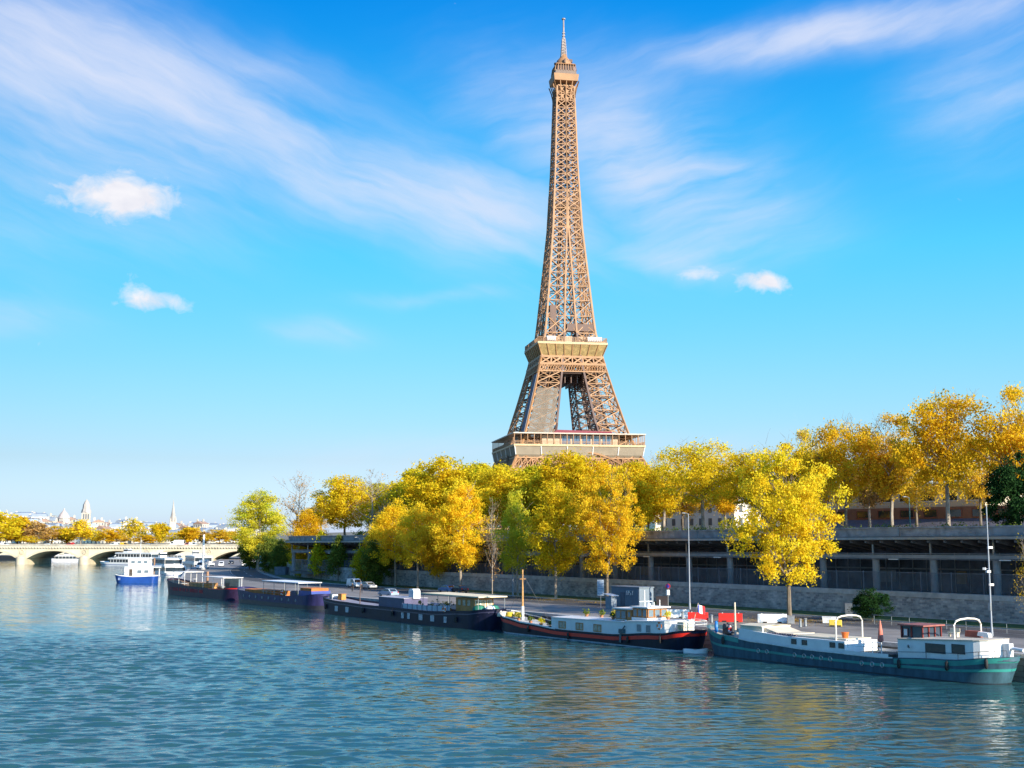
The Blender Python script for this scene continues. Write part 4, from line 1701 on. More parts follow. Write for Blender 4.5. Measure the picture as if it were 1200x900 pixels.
        fs += [tuple(range(k)), tuple(n * k + j for j in range(k))[::-1]]
        mb.add(vs, fs)
        o = mb.build(name, mat, parent)
        if cap:
            c = MB()
            vs, fs = [], []
            for x, y in pts:
                for sy in (1, -1):
                    vs += [(x, sy * (y + .09), f1(x) + .004), (x, sy * (y + .09), f1(x) + .09), (x, sy * (y * .5), f1(x) + .15), (x, 0, f1(x) + .17)]
            for i in range(n):
                a = i * 8
                for b in (0, 4):
                    fs += [(a + b + j, a + b + j + 1, a + b + 8 + j + 1, a + b + 8 + j) for j in range(3)]
            fs += [(0, 1, 2, 3), (4, 5, 6, 7), tuple(n * 8 + j for j in range(4)), tuple(n * 8 + 4 + j for j in range(4))]
            c.add(vs, fs)
            c.build('roof', cap, o)
        return o

    def port(s, x, z, r, parent, mat=None):
        p = s.pt(x, z)
        a = MB()
        a.torus((p.x, p.y + .02, z), r, .06, 'y', 14, 6)
        o = a.build('porthole', mat or GREYMETAL, parent, True)
        b = MB()
        b.lathe([(r, -.02), (r, .025)], (p.x, p.y, z), 14, 'y')
        b.build('pane', M('port_dark', (.012, .014, .02), .35, .1, 1, spec=.3), o)

    def fender(s, x, z, parent, r=.2):
        p = s.pt(x, z, 1, r)
        m = MB()
        m.lathe([(.04, -.45), (r, -.3), (r * 1.05, 0), (r, .3), (.04, .45)], p, 10)
        m.tube([p + Vector((0, 0, .4)), s.pt(x, s.top(x), 1, .02)], .02, 4)
        m.build('fender', RUBBER, parent, True)


def window(parent, x, y, z, w, h, frame=None, pane=None, d=.05, fw=.07, axis='y', mull=0, s=1):
    """framed window proud of a wall; axis y: facing +-y (s), axis x: facing +-x"""
    f = MB()

    def B(mb, u0, u1, z0, z1, d0, d1):
        if axis == 'y':
            mb.box2((x + u0, y + s * d0, z + z0), (x + u1, y + s * d1, z + z1))
        else:
            mb.box2((x + s * d0, y + u0, z + z0), (x + s * d1, y + u1, z + z1))
    W, H = w / 2, h / 2
    B(f, -W - fw, W + fw, H, H + fw, -.02, d)
    B(f, -W - fw, W + fw, -H - fw, -H, -.02, d)
    B(f, -W - fw, -W, -H, H, -.02, d)
    B(f, W, W + fw, -H, H, -.02, d)
    for i in range(mull):
        u = -W + w * (i + 1) / (mull + 1)
        B(f, u - fw * .4, u + fw * .4, -H, H, -.02, d * .9)
    o = f.build('window', frame or WHITEP, parent)
    g = MB()
    B(g, -W, W, -H, H, -.015, d * .45)
    g.build('pane', pane or GLASS, o)
    return o


def railing(name, pts, h, mat, parent, every=1.5, r=.028, rows=2):
    mb = MB()
    for k in range(rows):
        mb.tube([Vector(p) + Vector((0, 0, h * (k + 1) / rows)) for p in pts], r, 5)
    for a, b in zip(pts, pts[1:]):
        a, b = Vector(a), Vector(b)
        n = max(1, int((b - a).length / every))
        for i in range(n + 1):
            p = a.lerp(b, i / n)
            mb.tube([p, p + Vector((0, 0, h))], r, 5)
    return mb.build(name, mat, parent)


def boat_root(name, label, smid, qc, group='barges moored along the quay'):
    return empty(name, label, 'boat', sq(smid, qc, 0), QROT, group)


def on_boat(smid, qc, x, y, z):
    m = Matrix.Translation(sq(smid, qc, 0)) @ Matrix.Rotation(QROT, 4, 'Z')
    return m @ Vector((x, y, z))


def life_ring(loc, rz, label, col=ORANGEP, axis='y', Rr=.36):
    root = empty('life_ring', label, 'life ring', loc, rz)
    m = MB()
    m.torus((0, 0, 0), Rr, .1, axis)
    b = m.build('ring', col, root, True)
    w = MB()
    for k in range(4):
        t = math.pi / 4 + k * math.pi / 2
        w.lathe([(.115, -.09), (.115, .09)], (0, 0, 0), 10, 'x')
        n = 10 * 2
        for i in range(n):
            v = Vector(w.v[-n + i])
            v = v + Vector((0, Rr * 0, 0))
            rot = Matrix.Rotation(-t + math.pi / 2, 4, 'Y')
            q = rot @ (v + Vector((0, 0, Rr)))
            w.v[-n + i] = tuple(q)
    w.build('band', WHITEP, root, True)
    return root


def pot_plant(loc, label, leafm, r=.45, potcol=None, cat='potted plant', group=None):
    root = empty('potted_plant', label, cat, loc, 0, group)
    m = MB()
    m.lathe([(.16, 0), (.24, .34), (.27, .34), (.27, .4), (.2, .4)], (0, 0, 0), 12)
    m.build('pot', potcol or M('terracotta', (.48, .20, .10), .8), root, True)
    rr = random.Random(int(loc[0] * 100) & 999)

    def f(rng):
        d = rng.normal(size=3)
        d /= np.linalg.norm(d)
        return (d[0] * r * .6, d[1] * r * .6, .4 + r * .6 + d[2] * r * .55)
    me = crown_mesh('foliage', f, 14, 14, .09, .13, rr.randint(0, 99), LEAF[leafm])
    o = bpy.data.objects.new('foliage', me)
    COL.objects.link(o)
    o.parent = root
    return root


# ---- the long white and blue-grey barge, nearest
def barge_white():
    S0, Q0 = 90.6, 101.9
    root = boat_root('long_barge', 'long blue-grey and white barge with teal stripes, dark red wheelhouse and two white hoops', S0, Q0)
    L = 39.6
    H = Hull(L, 2.55, [(-19.8, 2.5), (-14, 1.95), (-6, 1.62), (2, 1.66), (10, 1.95), (15, 2.35), (19.8, 3.1)], 5.5, 4.5, 1.3, 1.4, 2.4, 2.6)
    HULLC = M('hull_blue_grey', (.055, .125, .17), .5, .26, 1.6, stretch=(1, 1, .22), spec=.3)
    TEAL = M('hull_teal', (.045, .32, .29), .4, .15, .6)
    DECKB = M('deck_buff', (.46, .40, .32), .8, .2, .6)
    H.body([HULLC, DECKB], root, .4)
    H.skin('boot_top', -.25, .1, M('waterline_paint', (.025, .035, .05), .5), root, .012)
    H.skin('stripe', lambda x: H.top(x) * .45 + .03, lambda x: H.top(x) * .45 + .27, TEAL, root, .03)
    H.skin('bow_band', lambda x: H.top(x) - .5, lambda x: H.top(x) + .01, TEAL, root, .02, 12.6, 19.8)
    H.skin('stern_band', lambda x: H.top(x) - .55, lambda x: H.top(x) - .1, TEAL, root, .02, -19.8, -8.3)
    H.skin('rubbing_strake', lambda x: H.top(x) - .08, lambda x: H.top(x) + .03, M('white_trim', (.78, .80, .80), .4), root, .05, -8.2, 12.6)
    # hold coaming
    ct = lambda x: 2.78 + .0 * x if x < 6 else 2.78 + (x - 6) * .06
    co = H.house('hold_coaming', -2.2, 13.6, .16, lambda x: H.top(x) - .5, ct, WHITEP, root, 18, 0, 1.2)
    hb = MB()
    hb.box2((-1.9, -1.85, 2.86), (5.2, 1.85, 2.98))
    hb.box2((5.5, -1.7, 2.86), (8.3, 1.7, 3.02))
    hb.build('hatch_boards', CREAMP, co)
    for x in (4.6, 3.15, -.6, -1.75):
        p = H.pt(x, 2)
        window(co, x, p.y - .16, 2.33, .62, .42, DARKMETAL, GLASS, .04, .05)
    fb = H.house('fore_cabin', 9.4, 13.4, .45, 2.75, lambda x: 3.5, CREAMP, root, 10, 0, 1.0, CREAMP)
    sl = MB()
    sl.extr([(9.35, 2.86), (9.35, 3.45), (7.0, 2.9), (7.0, 2.86)], -1.8, 1.8)
    sl.build('canvas_cover', M('cream_canvas', (.70, .60, .46), .9, .12, 1), fb)
    tb = MB()
    for i in range(12):
        for j in range(2):
            tb.box((8.6 - i * .36, 1.95 + .2 * j - .1, 2.92 + .04 * (i % 2)), (.2, .16, .16))
    tb.build('deck_gear', M('gear_mix', (.16, .14, .18), .8, .6, 4), root)
    for x, z in ((9.6, 1.05), (8.35, 1.04), (4.4, 1.0), (3.1, .98), (2.0, .97), (.8, .96), (-.4, .95), (-4.4, .86), (-5.7, .86), (-6.9, .87)):
        H.port(x, z, .2, root)
    # bow gear
    b = MB()
    b.box2((16.2, -.5, 2.3), (17.2, .5, 3.1))
    b.lathe([(.12, 2.3), (.12, 3.3), (.17, 3.34), (.17, 3.44)], (17.8, .9, 0), 8)
    b.lathe([(.12, 2.3), (.12, 3.3), (.17, 3.34), (.17, 3.44)], (17.8, -.9, 0), 8)
    b.lathe([(.3, -.7), (.22, -.6), (.22, .6), (.3, .7)], (16.7, 0, 3.15), 12, 'y')
    b.build('windlass', DARKMETAL, root)
    m = MB()
    m.tube([(15.7, 0, 2.3), (15.7, 0, 5.8)], [.13, .09], 8)
    m.build('bow_mast', M('cream_mast', (.72, .58, .44), .5), root)
    # amidships well: sloping white plate, rails
    H.skin('well_plate', lambda x: H.top(x) - .1, lambda x: H.top(x) + .32, WHITEP, root, .035, -7.7, -2.2)
    railing('well_rail', [H.pt(-2.6, 1.95, 1, -.12), H.pt(-4.6, 1.95, 1, -.12), H.pt(-6.8, 1.95, 1, -.12)], 1.0, WHITEP, root, 1.1, .035)
    g = MB()
    g.box2((-6.6, -2.0, 1.3), (-2.6, .9, 1.75))
    g.build('well_floor', M('dark_green_cover', (.05, .08, .07), .8), root)
    # stern cabin
    st = lambda x: 3.42 - (x + 9) * .045
    cb = H.house('stern_cabin', -18.6, -8.6, .28, lambda x: H.top(x) - .42, st, WHITEP, root, 18, 2.0, 0, M('roof_buff', (.55, .49, .40), .8, .12, .8))
    for x, w in ((-12.9, 2.1), (-15.4, 1.3)):
        p = H.pt(x, 2)
        window(cb, x, p.y - .28, st(x) - .75, w, .74, DARKMETAL, GLASS, .03, .06)
        window(cb, x, -p.y + .28, st(x) - .75, w, .74, DARKMETAL, GLASS, .03, .06, s=-1)
    H.port(-10.1, 2.85, .12, root)
    railing('stern_rail', [H.pt(x, H.top(x), 1, -.07) for x in (-8.6, -12, -15.5, -17.5, -18.8, -19.5)], .55, DARKMETAL, root, 2.2, .025, 1)
    # wheelhouse, dark red with glass
    RED = M('oxblood_paint', (.20, .035, .03), .4, .15, 1.5)
    wh = MB()
    wh.box2((-10.8, -1.35, 1.4), (-8.3, 1.35, 3.55))
    whp = wh.build('wheelhouse', RED, root)
    pz = MB()
    for (x, y) in ((-10.8, 1.35), (-10.8, -1.35), (-8.35, 1.35), (-8.35, -1.35), (-9.5, 1.35), (-9.5, -1.35), (-10.8, 0.45), (-10.8, -.45)):
        pz.box((x, y, 4.1), (.12, .12, 1.15))
    pz.build('window_posts', RED, whp)
    gl = MB()
    gl.box2((-10.74, -1.3, 3.55), (-8.4, 1.3, 4.62))
    gl.build('pane', M('wheelhouse_glass', (.05, .07, .10), .05, .1, 1, spec=.8), whp)
    rf = MB()
    rf.box2((-11.1, -1.6, 4.66), (-8.1, 1.6, 4.8))
    rf.build('roof', M('oxblood_roof', (.33, .12, .10), .5), whp)
    window(whp, -8.85, 1.36, 4.05, .42, .62, RED, WHITEP, .03, .05)
    # hoops over the deck
    for x, zt in ((-.7, 5.1), (-14.8, 5.5)):
        a = MB()
        zb = 2.8 if x > -5 else 3.6
        pts = [(x, 1.95, zb), (x, 1.95, zt - .5), (x, 1.7, zt - .12), (x, 1.1, zt + .03), (x, 0, zt + .1), (x, -1.1, zt + .03), (x, -1.7, zt - .12), (x, -1.95, zt - .5), (x, -1.95, zb)]
        a.tube(pts, .085, 8)
        a.build('deck_hoop', M('cream_white_paint', (.82, .76, .66), .4, .06, 1), root, True)
    # stern gear
    s = MB()
    s.box2((-19.3, -.3, 2.2), (-18.7, .3, 3.6))
    s.tube([(-19.2, 0, 3.2), (-20.6, .1, 3.1)], .16, 8)
    s.build('stern_post', WHITEP, root)
    for x in (14.9, -9.0, -14.4, -18.3):
        H.fender(x, H.top(x) - .55, root, .16)
    # loose things on board
    P = lambda x, y, z: on_boat(S0, Q0, x, y, z)
    life_ring(P(14.6, 1.9, 3.0), QROT - .5, 'red life ring on the bow of the long white barge', REDP)
    t = empty('blue_tyre_fender', 'bright blue ring fender at the bow of the long white barge', 'fender', P(16.9, 1.75, 3.1), QROT - .7)
    m = MB()
    m.torus((0, 0, 0), .5, .17, 'y')
    m.build('ring', M('bright_blue_rubber', (.03, .22, .62), .5), t, True)
    m = MB()
    m.torus((0, 0, 0), .22, .12, 'y')
    m.build('inner_coil', M('yellow_rope', (.65, .48, .05), .9), t, True)
    m = MB()
    m.lathe([(.28, 0), (.36, .5), (.40, .5), (.40, .58), (.33, .58)], (0, 0, 0), 14)
    tag(m.build('orange_planter', ORANGEP, None, True, P(-.95, .9, 2.98), QROT), 'orange tub standing on the hatch beside the middle hoop', 'planter')
    t = empty('closed_parasol', 'closed salmon pink parasol standing in the barge well', 'parasol', P(-4.5, -.2, 1.75), QROT)
    m = MB()
    m.lathe([(.05, 1.0), (.3, 1.1), (.22, 2.0), (.07, 3.0), (.03, 3.1)], (0, 0, 0), 12)
    m.build('canopy', M('salmon_canvas', (.70, .22, .16), .9), t, True)
    m = MB()
    m.tube([(0, 0, 0), (0, 0, 3.2)], .035, 6)
    m.lathe([(.3, 0), (.3, .08)], (0, 0, 0), 12)
    m.build('pole', GREYMETAL, t)
    for (x, y, w, c, lb, nm, ct_) in ((-13.4, .2, 1.1, CREAMP, 'small cream bench on the stern cabin roof', 'deck_bench', 'bench'),):
        t = empty(nm, lb, ct_, P(x, y, 3.85), QROT)
        m = MB()
        m.box2((-w / 2, -.2, .35), (w / 2, .2, .42))
        m.build('seat', c, t)
        m = MB()
        m.box2((-w / 2, -.24, .42), (w / 2, -.2, .8))
        m.build('backrest', c, t)
        for sx in (-1, 1):
            m = MB()
            m.box2((sx * w * .42 - .03, -.18, 0), (sx * w * .42 + .03, .18, .35))
            m.build('leg', c, t)
    m = MB()
    m.box((0, 0, .25), (1.5, .7, .5), 0, .9)
    m.box((0, 0, .53), (1.44, .66, .06))
    tag(m.build('deck_box', M('rust_red_wood', (.36, .09, .06), .7), None, False, P(-15.0, -.6, 3.9), QROT), 'rust red box on the stern cabin roof under the hoop', 'box')
    m = MB()
    m.extr([(-.6, 0), (.6, .12), (.62, .2), (.5, .5), (-.5, .42), (-.62, .1)], -.25, .25)
    tag(m.build('folded_sheet', WHITEP, None, False, P(-16.3, -.4, 3.95), QROT), 'folded white sheet on the stern cabin roof', 'sheet')


# ---- the black barge with the red stripe
def barge_red_stripe():
    S0, Q0 = 131.9, 101.7
    root = boat_root('red_striped_barge', 'black barge with red stripe, white cabin, varnished wheelhouse and wooden mast', S0, Q0)
    L = 40.6
    H = Hull(L, 2.45, [(-20.3, 2.45), (-15, 1.85), (-6, 1.25), (4, 1.2), (12, 1.6), (17, 2.1), (20.3, 2.75)], 4.6, 4.0, .8, 1.2, 2.6, 2.6)
    NAVY = M('hull_black_navy', (.008, .012, .032), .5, .26, 1.6, stretch=(1, 1, .22), spec=.3)
    RED = M('hull_red', (.85, .035, .02), .4, .12, 1)
    H.body([NAVY, M('deck_pale_grey', (.42, .42, .42), .8, .2, .6)], root, .35)
    H.skin('stripe', lambda x: H.top(x) - .70, lambda x: H.top(x) - .28, RED, root, .03)
    H.skin('waterline', -.02, .13, M('waterline_grey', (.42, .47, .52), .6), root, .012)
    H.skin('white_bulwark', lambda x: H.top(x) - .05, lambda x: H.top(x) + .12, WHITEP, root, .02, 5, 20.0)
    ct = lambda x: 2.62 - .012 * (x - 6)
    cb = H.house('main_cabin', -9.4, 6.0, .14, lambda x: H.top(x) - .3, ct, WHITEP, root, 18, 0, 0, WHITEP)
    WIN = M('curtained_glass', (.46, .44, .36), .15, .35, 3)
    for x in (3.6, -.1, -3.8):
        p = H.pt(x, 1.5)
        window(cb, x, p.y - .14, 1.82, 1.35, .72, WOODV, WIN, .06, .1, mull=1)
        window(cb, x, -p.y + .14, 1.82, 1.35, .72, WOODV, WIN, .06, .1, mull=1, s=-1)
    sc_t = lambda x: 2.9 - .05 * (x + 9)
    sc = H.house('stern_cabin', -17.6, -9.4, .12, lambda x: H.top(x) - .3, sc_t, WHITEP, root, 14, 2.0, 0, WHITEP)
    for x in (-11.9, -13.6):
        p = H.pt(x, 1.5)
        window(sc, x, p.y - .12, 2.3, .66, .72, GREYMETAL, GLASS_L, .05, .06)
    # wheelhouse in two steps
    wf = MB()
    wf.box2((-9.6, -1.5, 2.6), (-6.2, 1.5, 3.05))
    w1 = wf.build('saloon', WHITEP, root)
    for x in (-6.9, -7.9):
        window(w1, x, 1.45, 3.62, .86, .9, WOODV, GLASS_L, .06, .08)
    d = MB()
    d.box2((-9.55, 1.42, 2.65), (-8.65, 1.55, 4.25))
    dd = d.build('door', WOODV, w1)
    d = MB()
    d.box2((-9.3, 1.55, 3.4), (-8.9, 1.57, 4.0))
    d.build('pane', GLASS_L, dd)
    d = MB()
    d.box2((-9.6, -1.45, 3.05), (-6.2, 1.40, 4.3))
    d.build('saloon_glass_walls', GLASS_L, w1)
    d = MB()
    d.box2((-9.75, -1.65, 4.3), (-6.0, 1.65, 4.44))
    d.build('saloon_roof', WHITEP, w1)
    d = MB()
    d.box2((-8.2, 1.52, 2.75), (-6.4, 1.56, 2.98))
    d.build('wood_panel', WOODV, w1)
    wr = MB()
    wr.box2((-12.6, -1.6, 2.8), (-9.62, 1.6, 3.45))
    w2 = wr.build('wheelhouse', WHITEP, root)
    d = MB()
    d.box2((-12.5, -1.5, 3.45), (-9.7, 1.5, 4.55))
    d.build('wheelhouse_glass', GLASS, w2)
    for x in (-10.2, -11.1, -12.0):
        window(w2, x, 1.5, 4.0, .66, .8, WOODV, GLASS_L, .07, .09)
    for y in (-1.0, 0, 1.0):
        window(w2, -12.5, y, 4.0, .74, .8, WOODV, GLASS_L, .07, .09, 'x', s=-1)
    d = MB()
    d.box2((-12.9, -1.8, 4.6), (-9.5, 1.8, 4.76))
    d.build('roof', WHITEP, w2)
    d = MB()
    for (x, y, h) in ((-10.2, 0, 1.9), (-11.2, .8, .7), (-12.3, -.6, .8), (-9.9, -.9, .6), (-11.6, -.3, .5)):
        d.tube([(x, y, 4.76), (x, y, 4.76 + h)], .05, 6)
    d.tube([(-10.4, -1, 5.3), (-10.4, 1, 5.3)], .05, 6)
    d.lathe([(.22, 0), (.22, .3), (.1, .42)], (-11.2, .2, 4.76), 10)
    d.lathe([(.3, 0), (.28, .16)], (-12.2, .5, 4.76), 10)
    d.build('roof_aerials', WHITEP, w2)
    # mast and rigging
    m = MB()
    m.tube([(16.0, 0, 1.6), (16.0, 0, 3.6)], .2, 10)
    m.build('mast_case', WHITEP, root)
    m = MB()
    m.tube([(16.0, 0, 2.6), (16.0, 0, 8.6)], [.15, .09], 10)
    m.tube([(16.0, -.5, 7.3), (16.0, .5, 7.3)], .05, 6)
    m.build('mast', M('mast_wood', (.62, .34, .13), .4, .2, 2), root)
    m = MB()
    for (x, y) in ((19.6, 0), (12.5, 1.9), (12.5, -1.9)):
        m.tube([(16, 0, 8.1), (x, y, 1.8)], .018, 4)
    m.build('stays', DARKMETAL, root)
    # stern rail, flagstaff
    railing('stern_rail', [H.pt(x, 2.7, 1, -.12) for x in (-14.2, -16.5, -18.2, -19.3, -19.9)] + [H.pt(x, 2.7, -1, -.12) for x in (-19.9, -18.5, -16)], .75, WHITEP, root, 1.6, .03)
    f = MB()
    f.tube([(-18.6, 0, 2.4), (-19.8, 0, 5.5)], .04, 6)
    fs = f.build('flagstaff', M('cream_mast', (.72, .58, .44)), root)
    f = MB()
    vs, fc = [], []
    for i in range(7):
        t = i / 6
        for z in (0, 1):
            vs.append((-19.75 + .05 * z - t * .15 + 0, .12 * math.sin(t * 5) - .85 * t, 5.4 - .95 * (1 - z) - .35 * t))
    for i in range(6):
        fc.append((2 * i, 2 * i + 1, 2 * i + 3, 2 * i + 2))
    f.mi = 0
    f.add(vs, fc)
    f.m = [0, 0, 1, 1, 2, 2]
    fo = f.build('flag', [M('flag_blue', (.03, .06, .35), .8), M('flag_white', (.8, .8, .8), .8), M('flag_red', (.65, .02, .03), .8)], fs)
    so = fo.modifiers.new('thickness', 'SOLIDIFY')
    so.thickness = .015
    # white stern lockers with round vents
    lk = MB()
    lk.box2((-19.0, .3, 2.1), (-17.9, 1.6, 3.3))
    lo = lk.build('stern_locker', CREAMP, root)
    v = MB()
    v.lathe([(.34, -.03), (.34, .04)], (-18.45, 1.62, 2.75), 14, 'y')
    v.build('vent', M('vent_buff', (.5, .42, .25), .7), lo)
    d = MB()
    d.box((-8.8, 2.35, 1.75), (1.0, .5, .5))
    d.tube([(-8.6, 2.5, 1.5), (-8.6, 2.62, .4)], .14, 8)
    d.tube([(-9.0, 2.5, 2.0), (-9.4, 2.5, 2.4)], .08, 8)
    d.build('outboard_motor', M('motor_teal', (.03, .09, .12), .4), root)
    for x in (11, 2, -10, -16):
        H.fender(x, H.top(x) - .7, root, .15)
    P = lambda x, y, z: on_boat(S0, Q0, x, y, z)
    life_ring(P(-15.6, 2.3, 2.75), QROT + .1, 'orange life ring on the stern of the red-striped barge', ORANGEP)
    grp = 'potted shrubs along the deck of the red-striped barge'
    for i, (x, y, z, lf, lb) in enumerate(((14.4, 1.75, 1.7, 'green', 'green pot shrub nearest the wooden mast on the red-striped barge'),
                                           (11.4, 1.85, 1.5, 'green', 'second green pot shrub astern of the wooden mast'),
                                           (9.0, 1.85, 1.3, 'olive', 'third pot shrub, olive green, astern of the wooden mast'),
                                           (7.0, 1.8, 1.1, 'green', 'pot shrub just ahead of the white cabin front'),
                                           (2.6, -.9, 2.75, 'green', 'foremost green pot shrub on the white cabin roof'),
                                           (-.4, -1.0, 2.75, 'green', 'middle green pot shrub on the white cabin roof'),
                                           (-3.0, -1.0, 2.8, 'olive', 'olive pot shrub on the white cabin roof'),
                                           (-5.2, .9, 2.8, 'green', 'dark pot shrub beside the varnished wheelhouse front'),
                                           (-14.0, -.4, 3.2, 'lime', 'yellow-green pot shrub on the stern cabin roof'))):
        pot_plant(P(x, y, z), lb, lf, .5, None, 'potted plant', grp)
    pot_plant(P(-5.0, -1.4, 2.8), 'orange flowering pot on the white cabin roof', 'orange', .35)
    # bow clutter
    t = empty('rope_heap', 'heap of yellow rope and covers on the bow of the red-striped barge', 'rope', P(18.0, .2, 2.1), QROT)
    for i, (x, y, r_, c) in enumerate(((0, .6, .55, 'yellow_rope'), (.9, -.3, .5, 'cream_canvas'), (-1.2, 0, .6, 'yellow_rope'))):
        m = MB()
        for k in range(4):
            m.torus((x, y, .1 + k * .14), r_ - k * .05, .09, 'z', 16, 6)
        m.build('coil', MATS[c] if c in MATS else M(c, (.65, .48, .05), .9), t, True)
    m = MB()
    m.lathe([(.9, 0), (.85, .35), (.6, .6), (.15, .7)], (1.0, 1.0, .0), 12)
    m.build('cover', MATS['cream_canvas'], t, True)


# ---- the very long dark barge with the cream canopy
def barge_canopy():
    S0, Q0 = 180.6, 101.4
    root = boat_root('canopy_barge', 'very long black-violet barge with square white ports and a flat cream canopy aft', S0, Q0)
    L = 55.0
    H = Hull(L, 2.6, [(-27.5, 3.0), (-22, 2.5), (-12, 2.05), (8, 2.1), (18, 2.3), (27.5, 2.75)], 5.5, 4.5, 1.0, 1.2, 2.5, 2.5)
    H.body([M('hull_black_violet', (.010, .013, .04), .5, .26, 1.6, stretch=(1, 1, .22), spec=.3), M('deck_grey_violet', (.27, .27, .33), .8, .18, .5)], root, .3)
    H.skin('rubbing_strake', lambda x: H.top(x) - .55, lambda x: H.top(x) - .38, M('strake_violet', (.06, .06, .12), .4), root, .05)
    for x in (19.0, 15.0, -4.0, -5.9, -9.6, -13.1, -16.8):
        p = H.pt(x, 1.0)
        w = .95 if x in (19.0, 15.0, -9.6, -13.1) else .6
        window(root, x, p.y, 1.02, w, .78, M('port_frame_white', (.55, .6, .66), .5), M('port_glass_pale', (.45, .52, .60), .2, .3, 2), .05, .05)
    VIO = M('cabin_violet', (.085, .085, .17), .5, .12, .6)
    H.house('mid_cabin', -3.6, 4.8, .5, 1.8, 3.5, VIO, root, 10, 0, 0, M('roof_lilac', (.42, .42, .47), .8))
    H.skin('rail_panels', lambda x: H.top(x) + .05, lambda x: H.top(x) + .8, M('panel_pale', (.50, .56, .66), .5, .15, 1.2), root, -.02, -18.0, -3.7)
    pp = MB()
    for i in range(10):
        p = H.pt(-4.0 - i * 1.5, 2.1, 1, .0)
        pp.box((p.x, p.y + .02, H.top(p.x) + .42), (.07, .07, .9))
    pp.build('panel_posts', VIO, root)
    sp = MB()
    sp.extr([(-3.9, 3.5), (-3.9, 4.7), (-3.5, 5.0), (-2.7, 5.0), (-2.3, 4.7), (-2.3, 3.5)], -.6, .6)
    so = sp.build('wind_scoop', WHITEP, root)
    sp = MB()
    sp.box2((-3.7, .6, 3.7), (-2.5, .63, 4.7))
    sp.build('scoop_panel', M('panel_pale', (.50, .56, .66)), so)
    # aft wheelhouse of wood and the canopy
    wh = MB()
    wh.box2((-23.2, -1.7, 2.0), (-18.0, 1.5, 4.3))
    wp = wh.build('wheelhouse', M('honey_wood', (.56, .27, .08), .5, .2, 1.5), root)
    for x in (-19.0, -20.3, -21.6):
        window(wp, x, 1.5, 3.6, .85, .8, WOODV, M('curtained_glass', (.46, .44, .36)), .05, .07)
    for y in (-1.0, .1, 1.0):
        window(wp, -23.2, y, 3.5, .75, 1.0, WHITEP, M('curtained_glass', (.46, .44, .36)), .05, .07, 'x', s=-1)
    cp = MB()
    cp.box2((-25.6, -2.5, 4.5), (-9.2, 2.4, 4.66))
    cn = cp.build('canopy', M('cream_canopy', (.80, .68, .46), .8, .06, .5), root)
    for x in (-9.6, -14, -17.4, -25.2):
        for y in (-2.3, 2.2):
            q = MB()
            q.tube([(x, y, 1.9), (x, y, 4.5)], .05, 6)
            q.build('post', GREYMETAL, cn)
    P = lambda x, y, z: on_boat(S0, Q0, x, y, z)
    life_ring(P(-16.6, 2.66, 2.55), QROT, 'orange life ring on the pale rail panels of the canopy barge', ORANGEP)
    for i, (x, y, lf, r_, lb) in enumerate(((-11.0, .8, 'green', 1.1, 'leafy green tub plant at the fore end of the cream canopy'), (-13.4, .6, 'lime', .95, 'yellow-green tub plant under the cream canopy, second from its fore end'),
                                            (-15.4, .9, 'green', 1.0, 'dark green tub plant under the cream canopy beside the wooden wheelhouse'), (-6.5, .9, 'green', .7, 'small green tub plant aft of the white wind scoop'))):
        pot_plant(P(x, y, 2.0), lb, lf, r_)
    # tarpaulins and gear on the raised stern
    t = empty('tarpaulin_heap', 'green and white tarpaulin heap on the raised stern of the canopy barge', 'tarpaulin', P(-24.8, .6, 2.7), QROT)
    for (x, y, c, r_) in ((.6, .8, M('tarp_green', (.02, .18, .12), .7), 1.0), (-1.4, .2, WHITEP, .8), (-.4, -1.0, M('tarp_green', (.02, .18, .12)), .9)):
        m = MB()
        m.lathe([(r_, -.3), (r_ * .95, .25), (r_ * .7, .6), (.1, .75)], (x, y, 0), 11)
        m.build('sheet', c, t, True)
    m = MB()
    m.box((0, 0, .45), (1.3, .9, .9), .1, .92)
    m.box((0, 0, .95), (1.4, 1.0, .1), .1)
    tag(m.build('orange_chest', M('chest_orange', (.66, .26, .05), .6), None, False, P(22.6, -.2, 2.3), QROT), 'orange wooden chest on the flat foredeck of the canopy barge', 'chest')
    t = empty('deck_winch', 'white winch with posts at the bow of the canopy barge', 'winch', P(24.6, .2, 2.35), QROT)
    m = MB()
    m.lathe([(.45, -.6), (.3, -.5), (.3, .5), (.45, .6)], (0, 0, .5), 12, 'y')
    m.build('drum', WHITEP, t)
    m = MB()
    m.box2((-.5, -.75, 0), (.5, -.62, .8))
    m.box2((-.5, .62, 0), (.5, .75, .8))
    m.build('frame', GREYMETAL, t)
    m = MB()
    m.tube([(12.3, 1.6, 2.0), (12.3, 1.6, 6.1)], [.09, .06], 6)
    m.build('deck_pole', M('pole_brown', (.12, .08, .07), .6), root)
    for x in (23, 9, -1, -20):
        H.fender(x, 1.2, root, .2)


